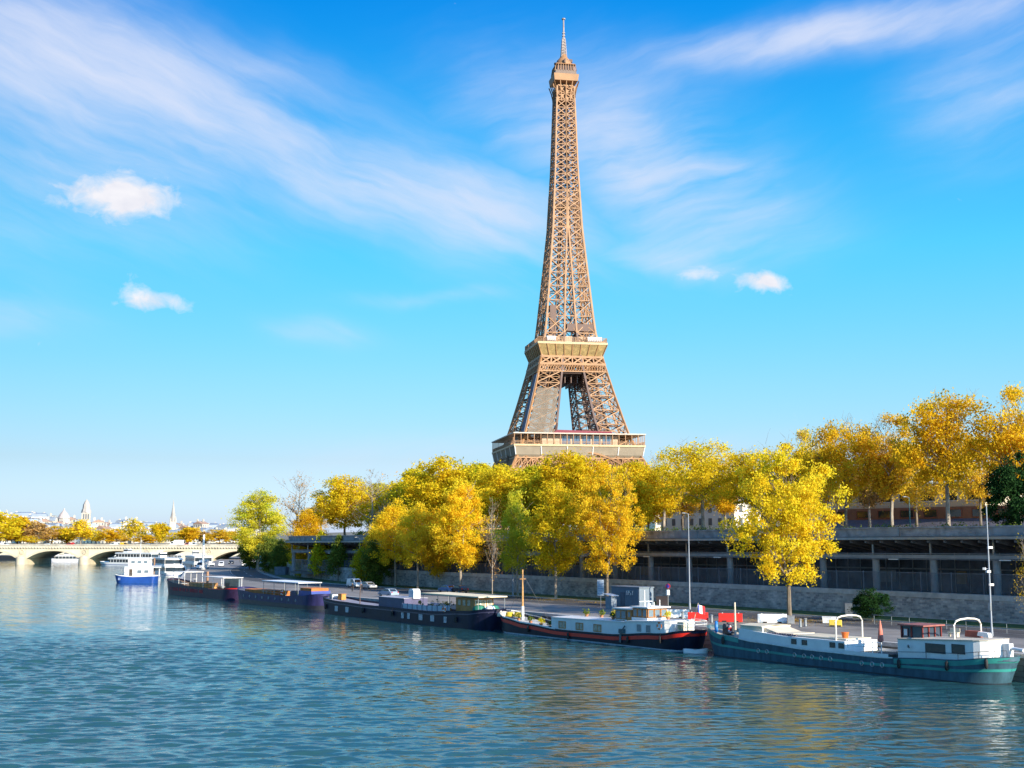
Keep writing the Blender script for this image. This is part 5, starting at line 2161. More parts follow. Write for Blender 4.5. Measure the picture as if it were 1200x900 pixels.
# ---- the violet-blue barge with orange planters and awning
def barge_violet():
    S0, Q0 = 232.5, 103.4
    root = boat_root('violet_barge', 'violet-blue barge with orange tarpaulins, a flat white awning and a blue stern block', S0, Q0)
    L = 39.0
    H = Hull(L, 2.5, [(-19.5, 2.9), (-14, 2.4), (-4, 2.1), (8, 2.15), (15, 2.5), (19.5, 3.0)], 5.0, 4.0, 1.0, 1.2, 2.5, 2.5)
    H.body([M('hull_violet_blue', (.035, .034, .12), .5, .26, 1.6, stretch=(1, 1, .22), spec=.3), M('deck_dark', (.12, .12, .15), .8)], root, .35)
    H.skin('boot_top', -.2, .75, M('hull_dark_slate', (.02, .024, .04), .5), root, .015)
    for i in range(9):
        H.port(13 - i * 3.1, 1.45, .2, root)
    tp = lambda x: 2.75
    H.house('orange_cover', .5, 15.0, .55, 1.7, tp, M('orange_tarp', (.62, .20, .05), .85, .25, .8), root, 12, 0, 1.0)
    cp = MB()
    cp.box2((-12.6, -2.4, 4.6), (4.2, 2.4, 4.74))
    cn = cp.build('awning', M('white_awning', (.74, .78, .84), .7, .06, .5), root)
    for x in (-12.2, -6.6, -1.2, 3.8):
        for y in (-2.2, 2.2):
            q = MB()
            q.tube([(x, y, 1.8), (x, y, 4.6)], .05, 6)
            q.build('post', GREYMETAL, cn)
    railing('deck_rail', [H.pt(x, H.top(x), 1, -.1) for x in (4, 0, -4, -9)], .9, GREYMETAL, root, 1.6)
    b = MB()
    b.box2((-17.2, -1.9, 2.0), (-11.6, 1.9, 3.3))
    bo = b.build('stern_block', M('block_blue', (.03, .07, .34), .5, .15, 1), root)
    b = MB()
    b.box2((-16.8, -1.7, 3.3), (-12.0, 1.7, 3.8))
    b.build('orange_top', M('orange_tarp', (.62, .20, .05)), bo)
    b = MB()
    b.box2((-10.4, -1.3, 1.8), (-7.0, 1.3, 3.1))
    b.build('dark_cabin', M('cabin_violet', (.085, .085, .17)), root)
    P = lambda x, y, z: on_boat(S0, Q0, x, y, z)
    life_ring(P(-5.8, 2.62, 2.7), QROT, 'red life ring on the rail of the violet-blue barge under the awning', REDP)
    pot_plant(P(-2.0, .5, 1.8), 'orange-leaved tub plant under the white awning of the violet-blue barge', 'orange', .8)
    pot_plant(P(-11.0, 1.4, 2.0), 'pale tub plant beside the blue stern block of the violet-blue barge', 'lime', .6)


# ---- the farthest barge with two white awnings
def barge_restaurant():
    S0, Q0 = 278.0, 105.0
    root = boat_root('terrace_barge', 'dark plum barge with red lettering and two white awnings over a terrace', S0, Q0)
    L = 43.0
    H = Hull(L, 2.6, [(-21.5, 2.5), (-12, 2.15), (2, 2.2), (12, 2.6), (17, 3.0), (21.5, 3.5)], 6, 4, 1.2, 1.0, 2.2, 2.5)
    H.body([M('hull_plum', (.03, .018, .055), .5, .26, 1.6, stretch=(1, 1, .22), spec=.3), M('deck_wood', (.30, .19, .10), .7, .2, 1)], root, .4)
    H.skin('red_band', lambda x: H.top(x) - .2, lambda x: H.top(x) - .02, M('hull_red', (.55, .03, .025)), root, .03, -21.3, -9)
    # faded red lettering along the side, too far to read
    rr = random.Random(8)
    x = 14.6
    lt = MB()
    while x > -6:
        w = .62
        for k in range(rr.choice([2, 3])):
            p = H.pt(x - k * .24, 1.25, 1, .025)
            lt.box((p.x, p.y, 1.3 + .03 * (x * .12)), (.11, .03, .72))
        p = H.pt(x - .2, 1.25, 1, .025)
        lt.box((p.x, p.y, 1.3 + rr.choice([-.3, 0, .3])), (.5, .03, .12))
        x -= rr.choice([.85, .85, .85, 1.5])
    lt.build('lettering', M('sign_red', (.62, .05, .06), .6), root)
    for (x0, x1, z, nm) in ((6.5, 14.6, 5.15, 'awning'), (-16.8, -4.6, 4.45, 'awning')):
        c = MB()
        c.box2((x0, -2.2, z), (x1, 2.4, z + .12))
        cn = c.build(nm, M('white_canvas', (.80, .76, .70), .7), root)
        for x in (x0 + .3, (x0 + x1) / 2, x1 - .3):
            for y in (-2.0, 2.2):
                q = MB()
                q.tube([(x, y, 1.8), (x, y, z)], .055, 6)
                q.build('post', WHITEP, cn)
    b = MB()
    b.box2((-3.0, -1.9, 1.8), (5.4, 1.7, 3.0))
    b.build('saloon', M('honey_wood', (.56, .27, .08)), root)
    b = MB()
    b.box2((-16.0, -1.8, 2.0), (-8, -1.5, 4.2))
    b.build('glass_screen', GLASS_L, root)
    m = MB()
    m.tube([(-1.6, 0, 3.0), (-1.6, 0, 5.5)], .28, 10)
    m.build('funnel', M('funnel_brown', (.36, .20, .12), .6), root)
    railing('deck_rail', [H.pt(x, H.top(x), 1, -.1) for x in (18, 10, 2, -8, -16, -20)], .95, DARKMETAL, root, 2.0)
    P = lambda x, y, z: on_boat(S0, Q0, x, y, z)
    for i, (x, y) in enumerate(((12.5, .6), (9.5, .8), (4.0, .9), (-7.5, 1.2), (-10.5, 1.0), (-13.5, 1.1))):
        t = empty('terrace_table', f'small white terrace table on the plum barge, {ORD[i]} from its bow', 'table', P(x, y, 1.8 if not -3 < x < 5.4 else 3.0), QROT, 'terrace tables on the plum barge')
        m = MB()
        m.lathe([(.55, .7), (.55, .76)], (0, 0, 0), 12)
        m.build('table_top', WHITEP, t)
        m = MB()
        m.tube([(0, 0, 0), (0, 0, .7)], .06, 6)
        m.lathe([(.3, 0), (.3, .04)], (0, 0, 0), 10)
        m.build('pedestal', DARKMETAL, t)



barge_white()
barge_red_stripe()
barge_canopy()
barge_violet()
barge_restaurant()


# ------------------------------------------------------------------ vehicles
def vehicle(name, label, cat, loc, rz, style, paint, group=None):
    """x forward. car / van / coach / truck, lofted body with glass, wheels, lamps"""
    root = empty(name, label, cat, loc, rz, group)
    P = {'car': dict(L=4.3, W=1.75, low=[(-2.15, .35), (-2.15, .75), (-1.95, .95), (-1.3, 1.0), (.75, .98), (2.0, .78), (2.15, .6), (2.15, .35)],
                     roof=[(-1.75, .97), (-1.15, 1.42), (-.2, 1.48), (.45, 1.36), (1.15, .96)], wb=(-1.3, 1.35), wr=.32),
         'van': dict(L=4.6, W=1.85, low=[(-2.3, .35), (-2.3, 1.05), (1.35, 1.05), (2.15, .95), (2.3, .7), (2.3, .35)],
                     roof=[(-2.28, 1.04), (-2.2, 1.85), (.3, 1.9), (.8, 1.75), (1.5, 1.04)], wb=(-1.4, 1.4), wr=.33),
         'coach': dict(L=12, W=2.5, low=[(-6, .4), (-6, 1.5), (6, 1.5), (6, .4)], roof=[(-5.98, 1.49), (-5.9, 3.3), (5.5, 3.3), (5.98, 1.49)], wb=(-3.6, 3.8), wr=.5),
         'truck': dict(L=7, W=2.3, low=[(-3.5, .5), (-3.5, 1.3), (3.3, 1.3), (3.5, .9), (3.5, .5)], roof=[(-3.48, 1.29), (-3.45, 3.1), (1.4, 3.1), (1.6, 2.5), (2.6, 2.4), (3.2, 1.3)], wb=(-2.2, 2.4), wr=.42)}[style]
    W = P['W']
    b = MB()
    b.extr(P['low'], -W / 2, W / 2)
    n = len(P['roof'])
    vs = [(x, -(W / 2 - .03 - .12 * (z - P['roof'][0][1])), z) for x, z in P['roof']] + [(x, (W / 2 - .03 - .12 * (z - P['roof'][0][1])), z) for x, z in P['roof']]
    b.add(vs, [tuple(range(n)), tuple(range(n, 2 * n))[::-1]] + [(i, n + i, n + (i + 1) % n, (i + 1) % n) for i in range(n)])
    bo = b.build('body', paint, root)
    bv = bo.modifiers.new('bevel', 'BEVEL')
    bv.width, bv.segments, bv.limit_method = .05, 2, 'ANGLE'
    g = MB()
    r = P['roof']
    z0, z1 = r[0][1] + .08, max(z for _, z in r) - .12
    xa = lambda z, k: r[k][0] + (r[k + 1][0] - r[k][0]) * (z - r[k][1]) / (r[k + 1][1] - r[k][1])
    back0, back1 = xa(z0, 0) + .15, (xa(min(z1, r[1][1]), 0) if r[1][1] > z1 else r[1][0]) + .15
    f_ = n - 2
    fr0, fr1 = xa(z0, f_) - .15, (xa(z1, f_) if r[f_][1] >= z1 else r[f_][0]) - .15
    if style in ('van', 'truck'):
        back0 = back1 = fr1 - 1.1 if style == 'van' else 1.75
        if style == 'truck':
            z1 = 2.2
            fr0, fr1 = 3.0, 2.65
    for s in (-1, 1):
        yy = lambda z: s * (W / 2 - .03 - .12 * (z - r[0][1]) + .012)
        g.add([(back0, yy(z0), z0), (fr0, yy(z0), z0), (fr1, yy(z1), z1), (back1, yy(z1), z1)], [(0, 1, 2, 3)])
    wy = W / 2 - .2
    for k, e in ((f_, 1), (0, -1)):
        (x0, h0), (x1, h1) = r[k], r[k + 1]
        if e > 0:
            (x0, h0), (x1, h1) = (x1, h1), (x0, h0)
        a, c = .1, .92
        p0, p1 = (x0 + (x1 - x0) * a + .015 * e, h0 + (h1 - h0) * a), (x0 + (x1 - x0) * c + .015 * e, h0 + (h1 - h0) * c)
        g.add([(p0[0], -wy, p0[1]), (p0[0], wy, p0[1]), (p1[0], wy - .06, p1[1]), (p1[0], -wy + .06, p1[1])], [(0, 1, 2, 3)])
    g.build('windows', GLASS, root)
    for x in P['wb']:
        for s in (-1, 1):
            w = MB()
            wr = P['wr']
            w.lathe([(wr * .9, -.11), (wr, -.07), (wr, .07), (wr * .9, .11)], (x, s * (W / 2 - .1), wr), 16, 'y')
            wo = w.build('wheel', RUBBER, root, True)
            h = MB()
            h.lathe([(wr * .55, -.12), (wr * .55, .12)], (x, s * (W / 2 - .1), wr), 12, 'y')
            h.build('rim', GREYMETAL, wo)
    for s in (-1, 1):
        h = MB()
        h.box((P['L'] / 2 - .03, s * (W / 2 - .3), .72 if style != 'coach' else .9), (.1, .34, .16))
        h.build('headlight', M('lamp_glass', (.7, .72, .72), .1), root)
        h = MB()
        h.box((-P['L'] / 2 + .02, s * (W / 2 - .22), .85 if style != 'coach' else 1.1), (.08, .2, .2))
        h.build('tail_light', M('lamp_red', (.5, .02, .02), .2), root)
    return root


CARS = 'vehicles on the quay'
SILVER = M('silver_paint', (.48, .50, .53), .25, .05, .5, metal=.3)
BLUEC = M('blue_car_paint', (.10, .22, .42), .25, .05, .5)
DARKC = M('dark_car_paint', (.02, .022, .03), .25, .05, .5)
REDC = M('red_car_paint', (.45, .03, .03), .3, .05, .5)
WHITEC = M('white_car_paint', (.80, .81, .82), .25, .05, .5)


def vq(px, q, z=ZQ):
    p = onq(px, q, z)
    p.z = z + .008
    return p


vehicle('parked_van', 'white panel van parked on the quay beside two standing people', 'van', vq(416, 127), QROT + math.pi, 'van', WHITEC, CARS)
vehicle('parked_car', 'silver car parked right of the white van on the quay', 'car', vq(432, 126), QROT + math.pi, 'car', SILVER, CARS)
vehicle('parked_car', 'blue car parked at the wall behind the cream barge canopy', 'car', vq(524, 130.5), QROT, 'car', BLUEC, CARS)
vehicle('parked_car', 'black car parked right of the blue one behind the barge canopy', 'car', vq(538, 131), QROT, 'car', DARKC, CARS)
vehicle('parked_car', 'pale blue-grey car standing on the quay behind the long dark barge foredeck', 'car', vq(455, 112.5), QROT + .1, 'car', M('grey_blue_paint', (.30, .38, .48), .25, .05, .5), CARS)
vehicle('white_van', 'small white van driving on the quay road near the stone bridge', 'van', Vector((-107.5, 478, ZQ + .01)), R(-80), 'van', WHITEC, CARS)
vehicle('coach', 'white coach with dark windscreen on the bend of the quay road', 'coach', Vector((-99.5, 482, ZQ + .01)), R(-78), 'coach', WHITEC, CARS)
vehicle('coach', 'white coach behind the other one near the bridge arch', 'coach', Vector((-98.6, 505, ZQ + .01)), R(-80), 'coach', WHITEC, CARS)
vehicle('box_truck', 'white box truck on the quay beside the white mast', 'truck', Vector((-104.5, 437, ZQ + .01)), R(-95), 'truck', WHITEC, CARS)
for i, (x, y, pt, nm) in enumerate(((-104, 532, REDC, 'red'), (-109, 545, WHITEC, 'white'), (-100, 555, DARKC, 'black'), (-107, 572, SILVER, 'silver'), (-99, 585, BLUEC, 'blue'), (-113, 520, DARKC, 'black'))):
    vehicle('parked_car', f'{nm} car on the quay road toward the right bridge arch, {("nearest", "second", "third", "fourth", "farthest", "leftmost")[i]} of that group', 'car', Vector((x, y, ZQ + .01)), R(-85), 'car', pt, CARS)
ZB = 8.71
BV = 'vehicles crossing the stone bridge'
for i, (px, st, pt, nm) in enumerate(((8, 'van', WHITEC, 'white van at the left end of the stone bridge'), (79, 'van', REDC, 'red van over the first full bridge arch'), (148, 'van', M('taxi_yellow', (.7, .42, .02), .3), 'yellow van above the second full bridge arch'),
                                      (218, 'van', REDC, 'red van near the right end of the stone bridge'), (58, 'car', WHITEC, 'white car on the bridge left of the red van'), (130, 'van', WHITEC, 'white van on the bridge left of the yellow van'),
                                      (175, 'car', SILVER, 'silver car on the bridge right of the yellow van'), (205, 'truck', WHITEC, 'white truck on the bridge left of the right-hand red van'), (228, 'van', WHITEC, 'white van on the bridge right of the right-hand red van'))):
    Y = 637.0
    vehicle({'car': 'bridge_car', 'van': 'bridge_van', 'coach': 'bridge_bus', 'truck': 'bridge_truck'}[st], nm, {'coach': 'bus'}.get(st, st), Vector(((px - 600) / FPX * Y * .995, Y + (i % 2) * 6, ZB)), R(180 if i % 2 else 0), st, pt, BV)


# ------------------------------------------------------------------ people
def person(label, loc, rz, top, legs, h=1.74, hair=(.03, .02, .015)):
    me = bpy.data.meshes.new('person')
    k = h / 1.74
    J = [(0, 0, .95, .15), (0, 0, 1.15, .145), (0, 0, 1.36, .165), (0, .01, 1.47, .075), (0, .03, 1.56, .08), (0, .03, 1.64, .105), (0, .02, 1.70, .075),
         (.1, 0, .88, .10), (.11, .03, .5, .07), (.11, -.01, .1, .05), (.11, .13, .04, .045),
         (-.1, 0, .88, .10), (-.11, .05, .5, .07), (-.12, .04, .1, .05), (-.12, .18, .04, .045),
         (.19, 0, 1.40, .07), (.25, -.01, 1.13, .05), (.24, .1, .90, .04), (.235, .13, .82, .045),
         (-.19, 0, 1.40, .07), (-.26, -.01, 1.13, .05), (-.22, .14, .95, .04), (-.2, .2, .9, .045)]
    E_ = [(0, 1), (1, 2), (2, 3), (3, 4), (4, 5), (5, 6), (0, 7), (7, 8), (8, 9), (9, 10), (0, 11), (11, 12), (12, 13), (13, 14), (2, 15), (15, 16), (16, 17), (17, 18), (2, 19), (19, 20), (20, 21), (21, 22)]
    me.from_pydata([(x * k, y * k, z * k) for x, y, z, r in J], E_, [])
    o = bpy.data.objects.new('person', me)
    COL.objects.link(o)
    sk = o.modifiers.new('skin', 'SKIN')
    for i, (x, y, z, r) in enumerate(J):
        me.skin_vertices[0].data[i].radius = (r * k, r * k)
    me.skin_vertices[0].data[0].use_root = True
    ss = o.modifiers.new('sub', 'SUBSURF')
    ss.levels = ss.render_levels = 1
    dg = bpy.context.evaluated_depsgraph_get()
    m2 = bpy.data.meshes.new_from_object(o.evaluated_get(dg))
    bpy.data.objects.remove(o)
    o = bpy.data.objects.new('person', m2)
    m2.materials.clear()
    for m in (top, legs, M('skin_tone', (.50, .30, .20), .6), M('hair_dark', hair, .8), RUBBER):
        m2.materials.append(m)
    for p in m2.polygons:
        c = p.center / k
        p.use_smooth = True
        p.material_index = 0
        if c.z < .93 and abs(c.x) < .2:
            p.material_index = 1
        if c.z < .09:
            p.material_index = 4
        if c.z > 1.48 or (abs(c.x) > .17 and c.z < .9):
            p.material_index = 2
        if c.z > 1.64 or (c.z > 1.54 and c.y < -.01):
            p.material_index = 3
    COL.objects.link(o)
    o.location, o.rotation_euler = loc, (0, 0, rz)
    return tag(o, label, 'person')


NAVYC = M('dark_coat', (.02, .022, .03), .8)
JEAN = M('dark_trousers', (.025, .03, .045), .8)
person('standing person in a dark coat left of the white van', vq(413, 117), R(150), NAVYC, JEAN)
person('standing person in dark clothes in front of the white van', vq(423.5, 116), R(210), NAVYC, JEAN, 1.8)
person('standing person in a dark jacket on the quay left of the white box truck', Vector((-108.2, 436, ZQ)), R(120), NAVYC, JEAN)
person('person in a red jacket on the quay beyond the white box truck', Vector((-110.5, 470, ZQ)), R(20), M('red_jacket', (.5, .04, .03), .8), JEAN)


# ------------------------------------------------------------------ quay furniture
def lamp_post(name, label, px, q, top, zb=ZQ, cams=False, col=None, head=True):
    p = onq(px, q, zb + 3)
    H = zat(top, p.y) - zb
    p.z = zb
    root = empty(name, label, 'lamp post', p, QROT)
    m = MB()
    m.tube([(0, 0, 0), (0, 0, .9), (0, 0, 1.0), (0, 0, H)], [.17, .15, .11, .065], 10)
    m.build('pole', col or M('galvanised_pole', (.27, .31, .37), .5, .1, 1), root, True)
    if head:
        m = MB()
        m.tube([(0, 0, H - .1), (0, .35, H + .08), (0, .8, H + .1)], .04, 6)
        m.build('arm', GREYMETAL, root, True)
        m = MB()
        m.box((0, 1.0, H + .1), (.22, .55, .1), 0, .8)
        m.build('lamp_head', GREYMETAL, root)
    if cams:
        for (z, s, ax) in ((H - 4.6, -1, .5), (H - 6.9, 1, .4), (H - 7.2, -.4, .3), (H - 8.6, -1, .45)):
            m = MB()
            m.beam((0, 0, z), (s * ax * .7, .15, z), .05)
            m.box((s * ax * .9, .3, z), (.26, .5, .24), .4 * s)
            m.build('camera_head', WHITEP, root)
        m = MB()
        m.box((0, .15, H - 11), (.3, .25, .8))
        m.build('control_box', GREYMETAL, root)
    return root


lamp_post('camera_mast', 'tall grey mast with white cameras on the quay, left of the dark green tree', 1161, 122, 592, cams=True, head=False)
lamp_post('quay_lamp', 'slim grey lamp post rising before the gallery right of the hut', 808, 130, 602)
lamp_post('quay_lamp', 'slim lamp post in front of the wall, left of the wooden mast', 601, 133, 640, head=False)
lamp_post('quay_lamp', 'slim lamp post at the wall behind the white van', 421, 137, 630)
lamp_post('quay_lamp', 'slim lamp post by the bend between two conical trees and the bare tree', 341, 150, 626)
lamp_post('street_lamp', 'green street lamp standing above the gallery parapet among the tree trunks', 1066, 144, 583, ZST, col=M('lamp_green', (.05, .11, .09), .5))
# white mast beside the tour boats
root = empty('white_mast', 'tall thick white mast on the quay in front of the stone bridge', 'mast', Vector((-103, 431, ZQ)), 0)
m = MB()
m.tube([(0, 0, 0), (0, 0, 11.6)], [.42, .34], 12)
m.build('pole', WHITEP, root, True)
m = MB()
m.lathe([(.8, 0), (.8, .4), (.5, .6)], (0, 0, 0), 14)
m.build('foot', CONC, root)


def sign(name, label, px, q, w, h, zc, post_h, pcol, extra=None):
    p = onq(px, q, ZQ + 1)
    p.z = ZQ
    root = empty(name, label, 'sign', p, R(168))
    m = MB()
    m.tube([(0, 0, 0), (0, 0, post_h)], .05, 8)
    m.build('post', GREYMETAL, root)
    m = MB()
    m.box((0, .07, zc), (w, .05, h))
    m.build('panel', pcol, root)
    if extra:
        extra(root)
    return root


def info(root):
    for k in range(5):
        m = MB()
        m.box((0, .105, 3.6 - k * .36), (.75 - .1 * (k % 2), .02, .14))
        m.build('text_band', M('sign_grey_blue', (.25, .32, .42), .6), root)


sign('information_sign', 'tall pale blue information panel on a post left of the hut', 704, 122, 1.0, 2.4, 3.0, 4.2, M('sign_pale', (.42, .50, .60), .5), info)


def nopark(root):
    m = MB()
    m.lathe([(.36, .0), (.36, .05)], (0, .1, 3.3), 20, 'y')
    d = m.build('disc', M('sign_blue', (.04, .06, .45), .4), root)
    m = MB()
    m.torus((0, .16, 3.3), .32, .05, 'y', 20, 6)
    m.beam((-.2, .17, 3.5), (.2, .17, 3.1), .07, .02)
    m.build('red_ring', REDP, d)


sign('no_parking_sign', 'round blue and red no parking sign with a white plate beneath, right of the hut', 783, 129.5, .55, .8, 2.35, 3.5, WHITEP, nopark)


def hut():
    p = onq(741, 128, ZQ + 1)
    p.z = ZQ
    root = empty('site_hut', 'grey-blue site hut with white letters, standing against the stone wall', 'hut', p, QROT)
    m = MB()
    m.box2((-3.4, -1.4, .05), (3.4, 1.4, 2.95))
    b = m.build('wall', M('hut_grey_blue', (.17, .225, .29), .6, .12, .5), root)
    m = MB()
    m.box2((-3.5, -1.5, 2.953), (3.5, 1.5, 3.1))
    m.build('roof', M('hut_roof', (.16, .21, .27), .6), root)
    m = MB()
    for x in [-3.2 + .32 * i for i in range(21)]:
        m.box((x, 1.42, 1.5), (.07, .04, 2.8))
    m.build('cladding', M('hut_rib', (.18, .235, .30), .6), root)
    m = MB()
    m.box2((.1, 1.405, .1), (1.1, 1.47, 2.2))
    m.build('door', M('hut_door', (.07, .10, .15), .5), root)
    m = MB()          # three white capitals, the middle one an S (too small in the photograph to read surely)
    for i, strokes in enumerate(([((0, 0), (0, 1)), ((0, 1), (.6, 1)), ((0, .5), (.6, .5)), ((0, 0), (.6, 0)), ((.6, 0), (.6, 1))],
                                 [((0, 1), (.6, 1)), ((0, .5), (0, 1)), ((0, .5), (.6, .5)), ((.6, 0), (.6, .5)), ((0, 0), (.6, 0))],
                                 [((0, 1), (.6, 1)), ((.3, 0), (.3, 1))])):
        for (a, b_) in strokes:
            x0 = -.45 - i * .62
            m.beam((x0 - a[0] * .7, 1.5, 1.85 + a[1] * .62), (x0 - b_[0] * .7, 1.5, 1.85 + b_[1] * .62), .13, .03)
    m.build('lettering', WHITEP, root)
    p2 = onq(716, 121, ZQ + 1)
    p2.z = ZQ
    t = empty('grey_cabinet', 'grey metal cabinet with a pale sloping lid left of the hut', 'cabinet', p2, QROT)
    m = MB()
    m.box((0, 0, .95), (1.4, 1.0, 1.9))
    m.build('body', M('cabinet_grey', (.24, .29, .35), .5), t)
    m = MB()
    m.extr([(-1.0, 1.92), (1.0, 2.2), (1.0, 2.28), (-1.0, 2.0)], -.7, .7)
    m.build('lid', WHITEP, t)


hut()


def barrier(label, px, q, mat, L=3.8, h=1.1, rz=0.0, name='traffic_barrier'):
    p = onq(px, q, ZQ + .5)
    p.z = ZQ
    root = empty(name, label, 'barrier', p, R(-12) + rz, 'plastic barriers on the quay')
    m = MB()
    pr = [(-.28, 0), (.28, 0), (.28, .22), (.13, .5), (.1, h - .06), (.06, h), (-.06, h), (-.1, h - .06), (-.13, .5), (-.28, .22)]
    n = len(pr)
    vs = [(-L / 2, y, z) for y, z in pr] + [(L / 2, y, z) for y, z in pr]
    m.add(vs, [tuple(range(n))[::-1], tuple(range(n, 2 * n))] + [(i, (i + 1) % n, n + (i + 1) % n, n + i) for i in range(n)])
    o = m.build('shell', mat, root)
    bv = o.modifiers.new('b', 'BEVEL')
    bv.width, bv.segments = .05, 2
    m = MB()
    for x in (-L / 2 + .5, L / 2 - .5):
        m.lathe([(.08, 0), (.08, .06)], (x, 0, h - .005), 10)
    m.build('filler_cap', WHITEP, root)
    m = MB()
    for x in (-L * .25, L * .25):
        m.box((x, 0, .1), (.5, .66, .16))
    m.build('fork_pocket', RUBBER, root)
    return root


barrier('red plastic barrier on the quay behind the flag of the red-striped barge', 818, 113, REDP, 2.6)
barrier('red plastic barrier behind the bow mast of the long white barge', 856, 115, REDP, 3.0)
barrier('white plastic barrier on the quay, right of the two red ones', 905, 118, WHITEP, 3.6)
barrier('white plastic barrier behind the wheelhouse of the red-striped barge', 789, 114.5, WHITEP, 4.2)
barrier('low white and yellow barrier block on the quay left of the evergreen bush', 979, 119.5, M('barrier_yellow', (.62, .45, .05), .5), 1.5, .8)


def crate(label, px, q, w, h, m1, m2=None, name='plastic_crate'):
    p = onq(px, q, ZQ + .3)
    p.z = ZQ
    root = empty(name, label, 'crate', p, R(-15))
    m = MB()
    m.box((0, 0, h / 2), (w, w * .7, h), 0, 1.06)
    o = m.build('body', m1, root)
    m = MB()
    m.box((0, 0, h + .04), (w * 1.1, w * .78, .08))
    m.build('lid', m2 or m1, root)


crate('white crate on the quay above the yellow block, left of the bush', 972, 124, 1.6, .7, WHITEP)
crate('small grey box on the quay right of the white barrier', 927, 119, .8, .9, M('box_grey', (.28, .30, .33), .6), name='grey_box')
crate('dark grey electrical box at the foot of the wall right of the bush', 995, 133, .9, 1.9, M('box_dark', (.12, .15, .19), .6), name='electrical_box')
crate('grey-blue bin shed beside the road under the yellow-green tree', 330, 151, 3.2, 2.3, M('shed_grey', (.13, .17, .22), .6), name='bin_shed')
crate('dark grey bin shed behind the conical trees', 351, 149, 2.2, 1.9, M('shed_dark', (.08, .10, .14), .6), name='bin_shed')
crate('dark shed box beside the no parking sign', 776, 133, 1.6, 1.4, M('shed_brown', (.05, .04, .045), .7), name='shed_box')
for i, px in enumerate((834, 800, 938, 944)):
    p = onq(px, 112 + i * 1.5, ZQ)
    p.z = ZQ
    t = empty('bollard', ('grey bollard between the two red barriers', 'grey bollard behind the stern of the red-striped barge', 'thin bollard right of the white barrier', 'thin bollard with a ring at the foot of the big yellow tree')[i], 'bollard', p, 0, 'bollards on the quay')
    m = MB()
    m.lathe([(.17, 0), (.15, .8), (.2, .86), (.2, .95), (.08, 1.02)], (0, 0, 0), 12)
    m.build('post', GREYMETAL, t, True)
    m = MB()
    m.lathe([(.24, 0), (.24, .05)], (0, 0, 0), 12)
    m.build('base', DARKMETAL, t)
# quay railing at the far right, behind the long barge
pts = [sq(s, 127, ZQ) for s in (84, 92, 100, 108)]
tag(railing('quay_rail', pts, 1.1, GREYMETAL, None, 2.0, .03), 'thin grey railing along the verge in front of the stone wall at right', 'railing')
# mooring lines
for i, (a_, b_) in enumerate((((108.5, 103, 3.0), (114, 106, ZQ + .1)), ((71.5, 103, 2.6), (66, 106, ZQ + .1)), ((151, 103, 2.5), (156, 106.4, ZQ + .1)), ((113, 103, 2.4), (109.5, 106, ZQ + .1)))):
    m = MB()
    A, B = sq(*a_), sq(*b_)
    m.tube([A, A.lerp(B, .35) - Vector((0, 0, .25)), A.lerp(B, .7) - Vector((0, 0, .25)), B], .035, 5)
    tag(m.build('mooring_line', M('rope_grey', (.25, .23, .2), .9)), ('mooring rope from the bow of the long white barge', 'mooring rope from the stern of the long white barge', 'mooring rope from the bow of the red-striped barge', 'mooring rope from the stern of the red-striped barge')[i], 'rope')

# ------------------------------------------------------------------ small boats
def dinghy():
    p = Vector((20.9, 148.2, 0))
    root = empty('white_dinghy', 'small white dinghy floating behind the stern of the red-striped barge', 'dinghy', p, R(-20))
    H = Hull(2.9, .62, [(-1.45, .38), (0, .34), (1.45, .52)], 1.3, .3, .2, .1)
    H.body([WHITEP, M('dinghy_inside', (.5, .55, .6), .6)], root, .2)
    m = MB()
    m.box2((-.3, -.5, .26), (0, .5, .31))
    m.build('thwart', WOODV, root)


dinghy()


def work_boat():
    root = empty('blue_work_boat', 'small boat with blue hull and white two-tier cabin, out on the river', 'boat', Vector((-108.6, 374, 0)), R(180))
    H = Hull(12.4, 2.3, [(-6.2, 2.1), (0, 1.9), (6.2, 2.3)], 3.0, 1.0, .8, .1)
    H.body([M('hull_royal_blue', (.015, .07, .32), .4, .15, .5), M('deck_white', (.7, .72, .75), .7)], root, .2)
    H.skin('white_band', lambda x: H.top(x) - .12, lambda x: H.top(x) + .12, WHITEP, root, .03)
    a = H.house('lower_cabin', -4.8, 3.6, .3, 1.6, 4.6, WHITEP, root, 12, .6, .8, WHITEP)
    m = MB()
    m.box2((-3.9, -1.6, 4.7), (2.0, 1.6, 6.9))
    u = m.build('upper_cabin', WHITEP, root)
    m = MB()
    m.box2((-4.3, -1.9, 6.95), (2.6, 1.9, 7.1))
    m.build('roof', WHITEP, u)
    for x in (-3, -1.2, .6):
        window(u, x, -1.6, 6.0, 1.1, .7, WHITEP, GLASS_L, .05, .08, s=-1)
        window(u, x, 1.6, 6.0, 1.1, .7, WHITEP, GLASS_L, .05, .08)
    m = MB()
    m.box2((.6, 1.5, 2.0), (1.5, 2.05, 4.0))
    m.build('door', M('door_dark_brown', (.10, .07, .05), .6), a)
    for x in (-3.4, -1.4):
        window(a, x, 2.0, 3.3, 1.2, .8, WHITEP, GLASS_L, .05, .08)
    railing('deck_rail', [H.pt(x, H.top(x), 1, -.1) for x in (6, 3.8, 0, -5.8)], .95, GREYMETAL, root, 1.5)
    m = MB()
    m.tube([(-1, 0, 7.1), (-1, 0, 13)], [.08, .04], 6)
    m.build('mast', WHITEP, root)
    for k in range(2):
        m = MB()
        m.box((4.4 - .35 * k, 2.34, 1.2), (.22, .03, .7))
        m.build('painted_mark', M('mark_pale_blue', (.25, .35, .6), .6), root)


work_boat()


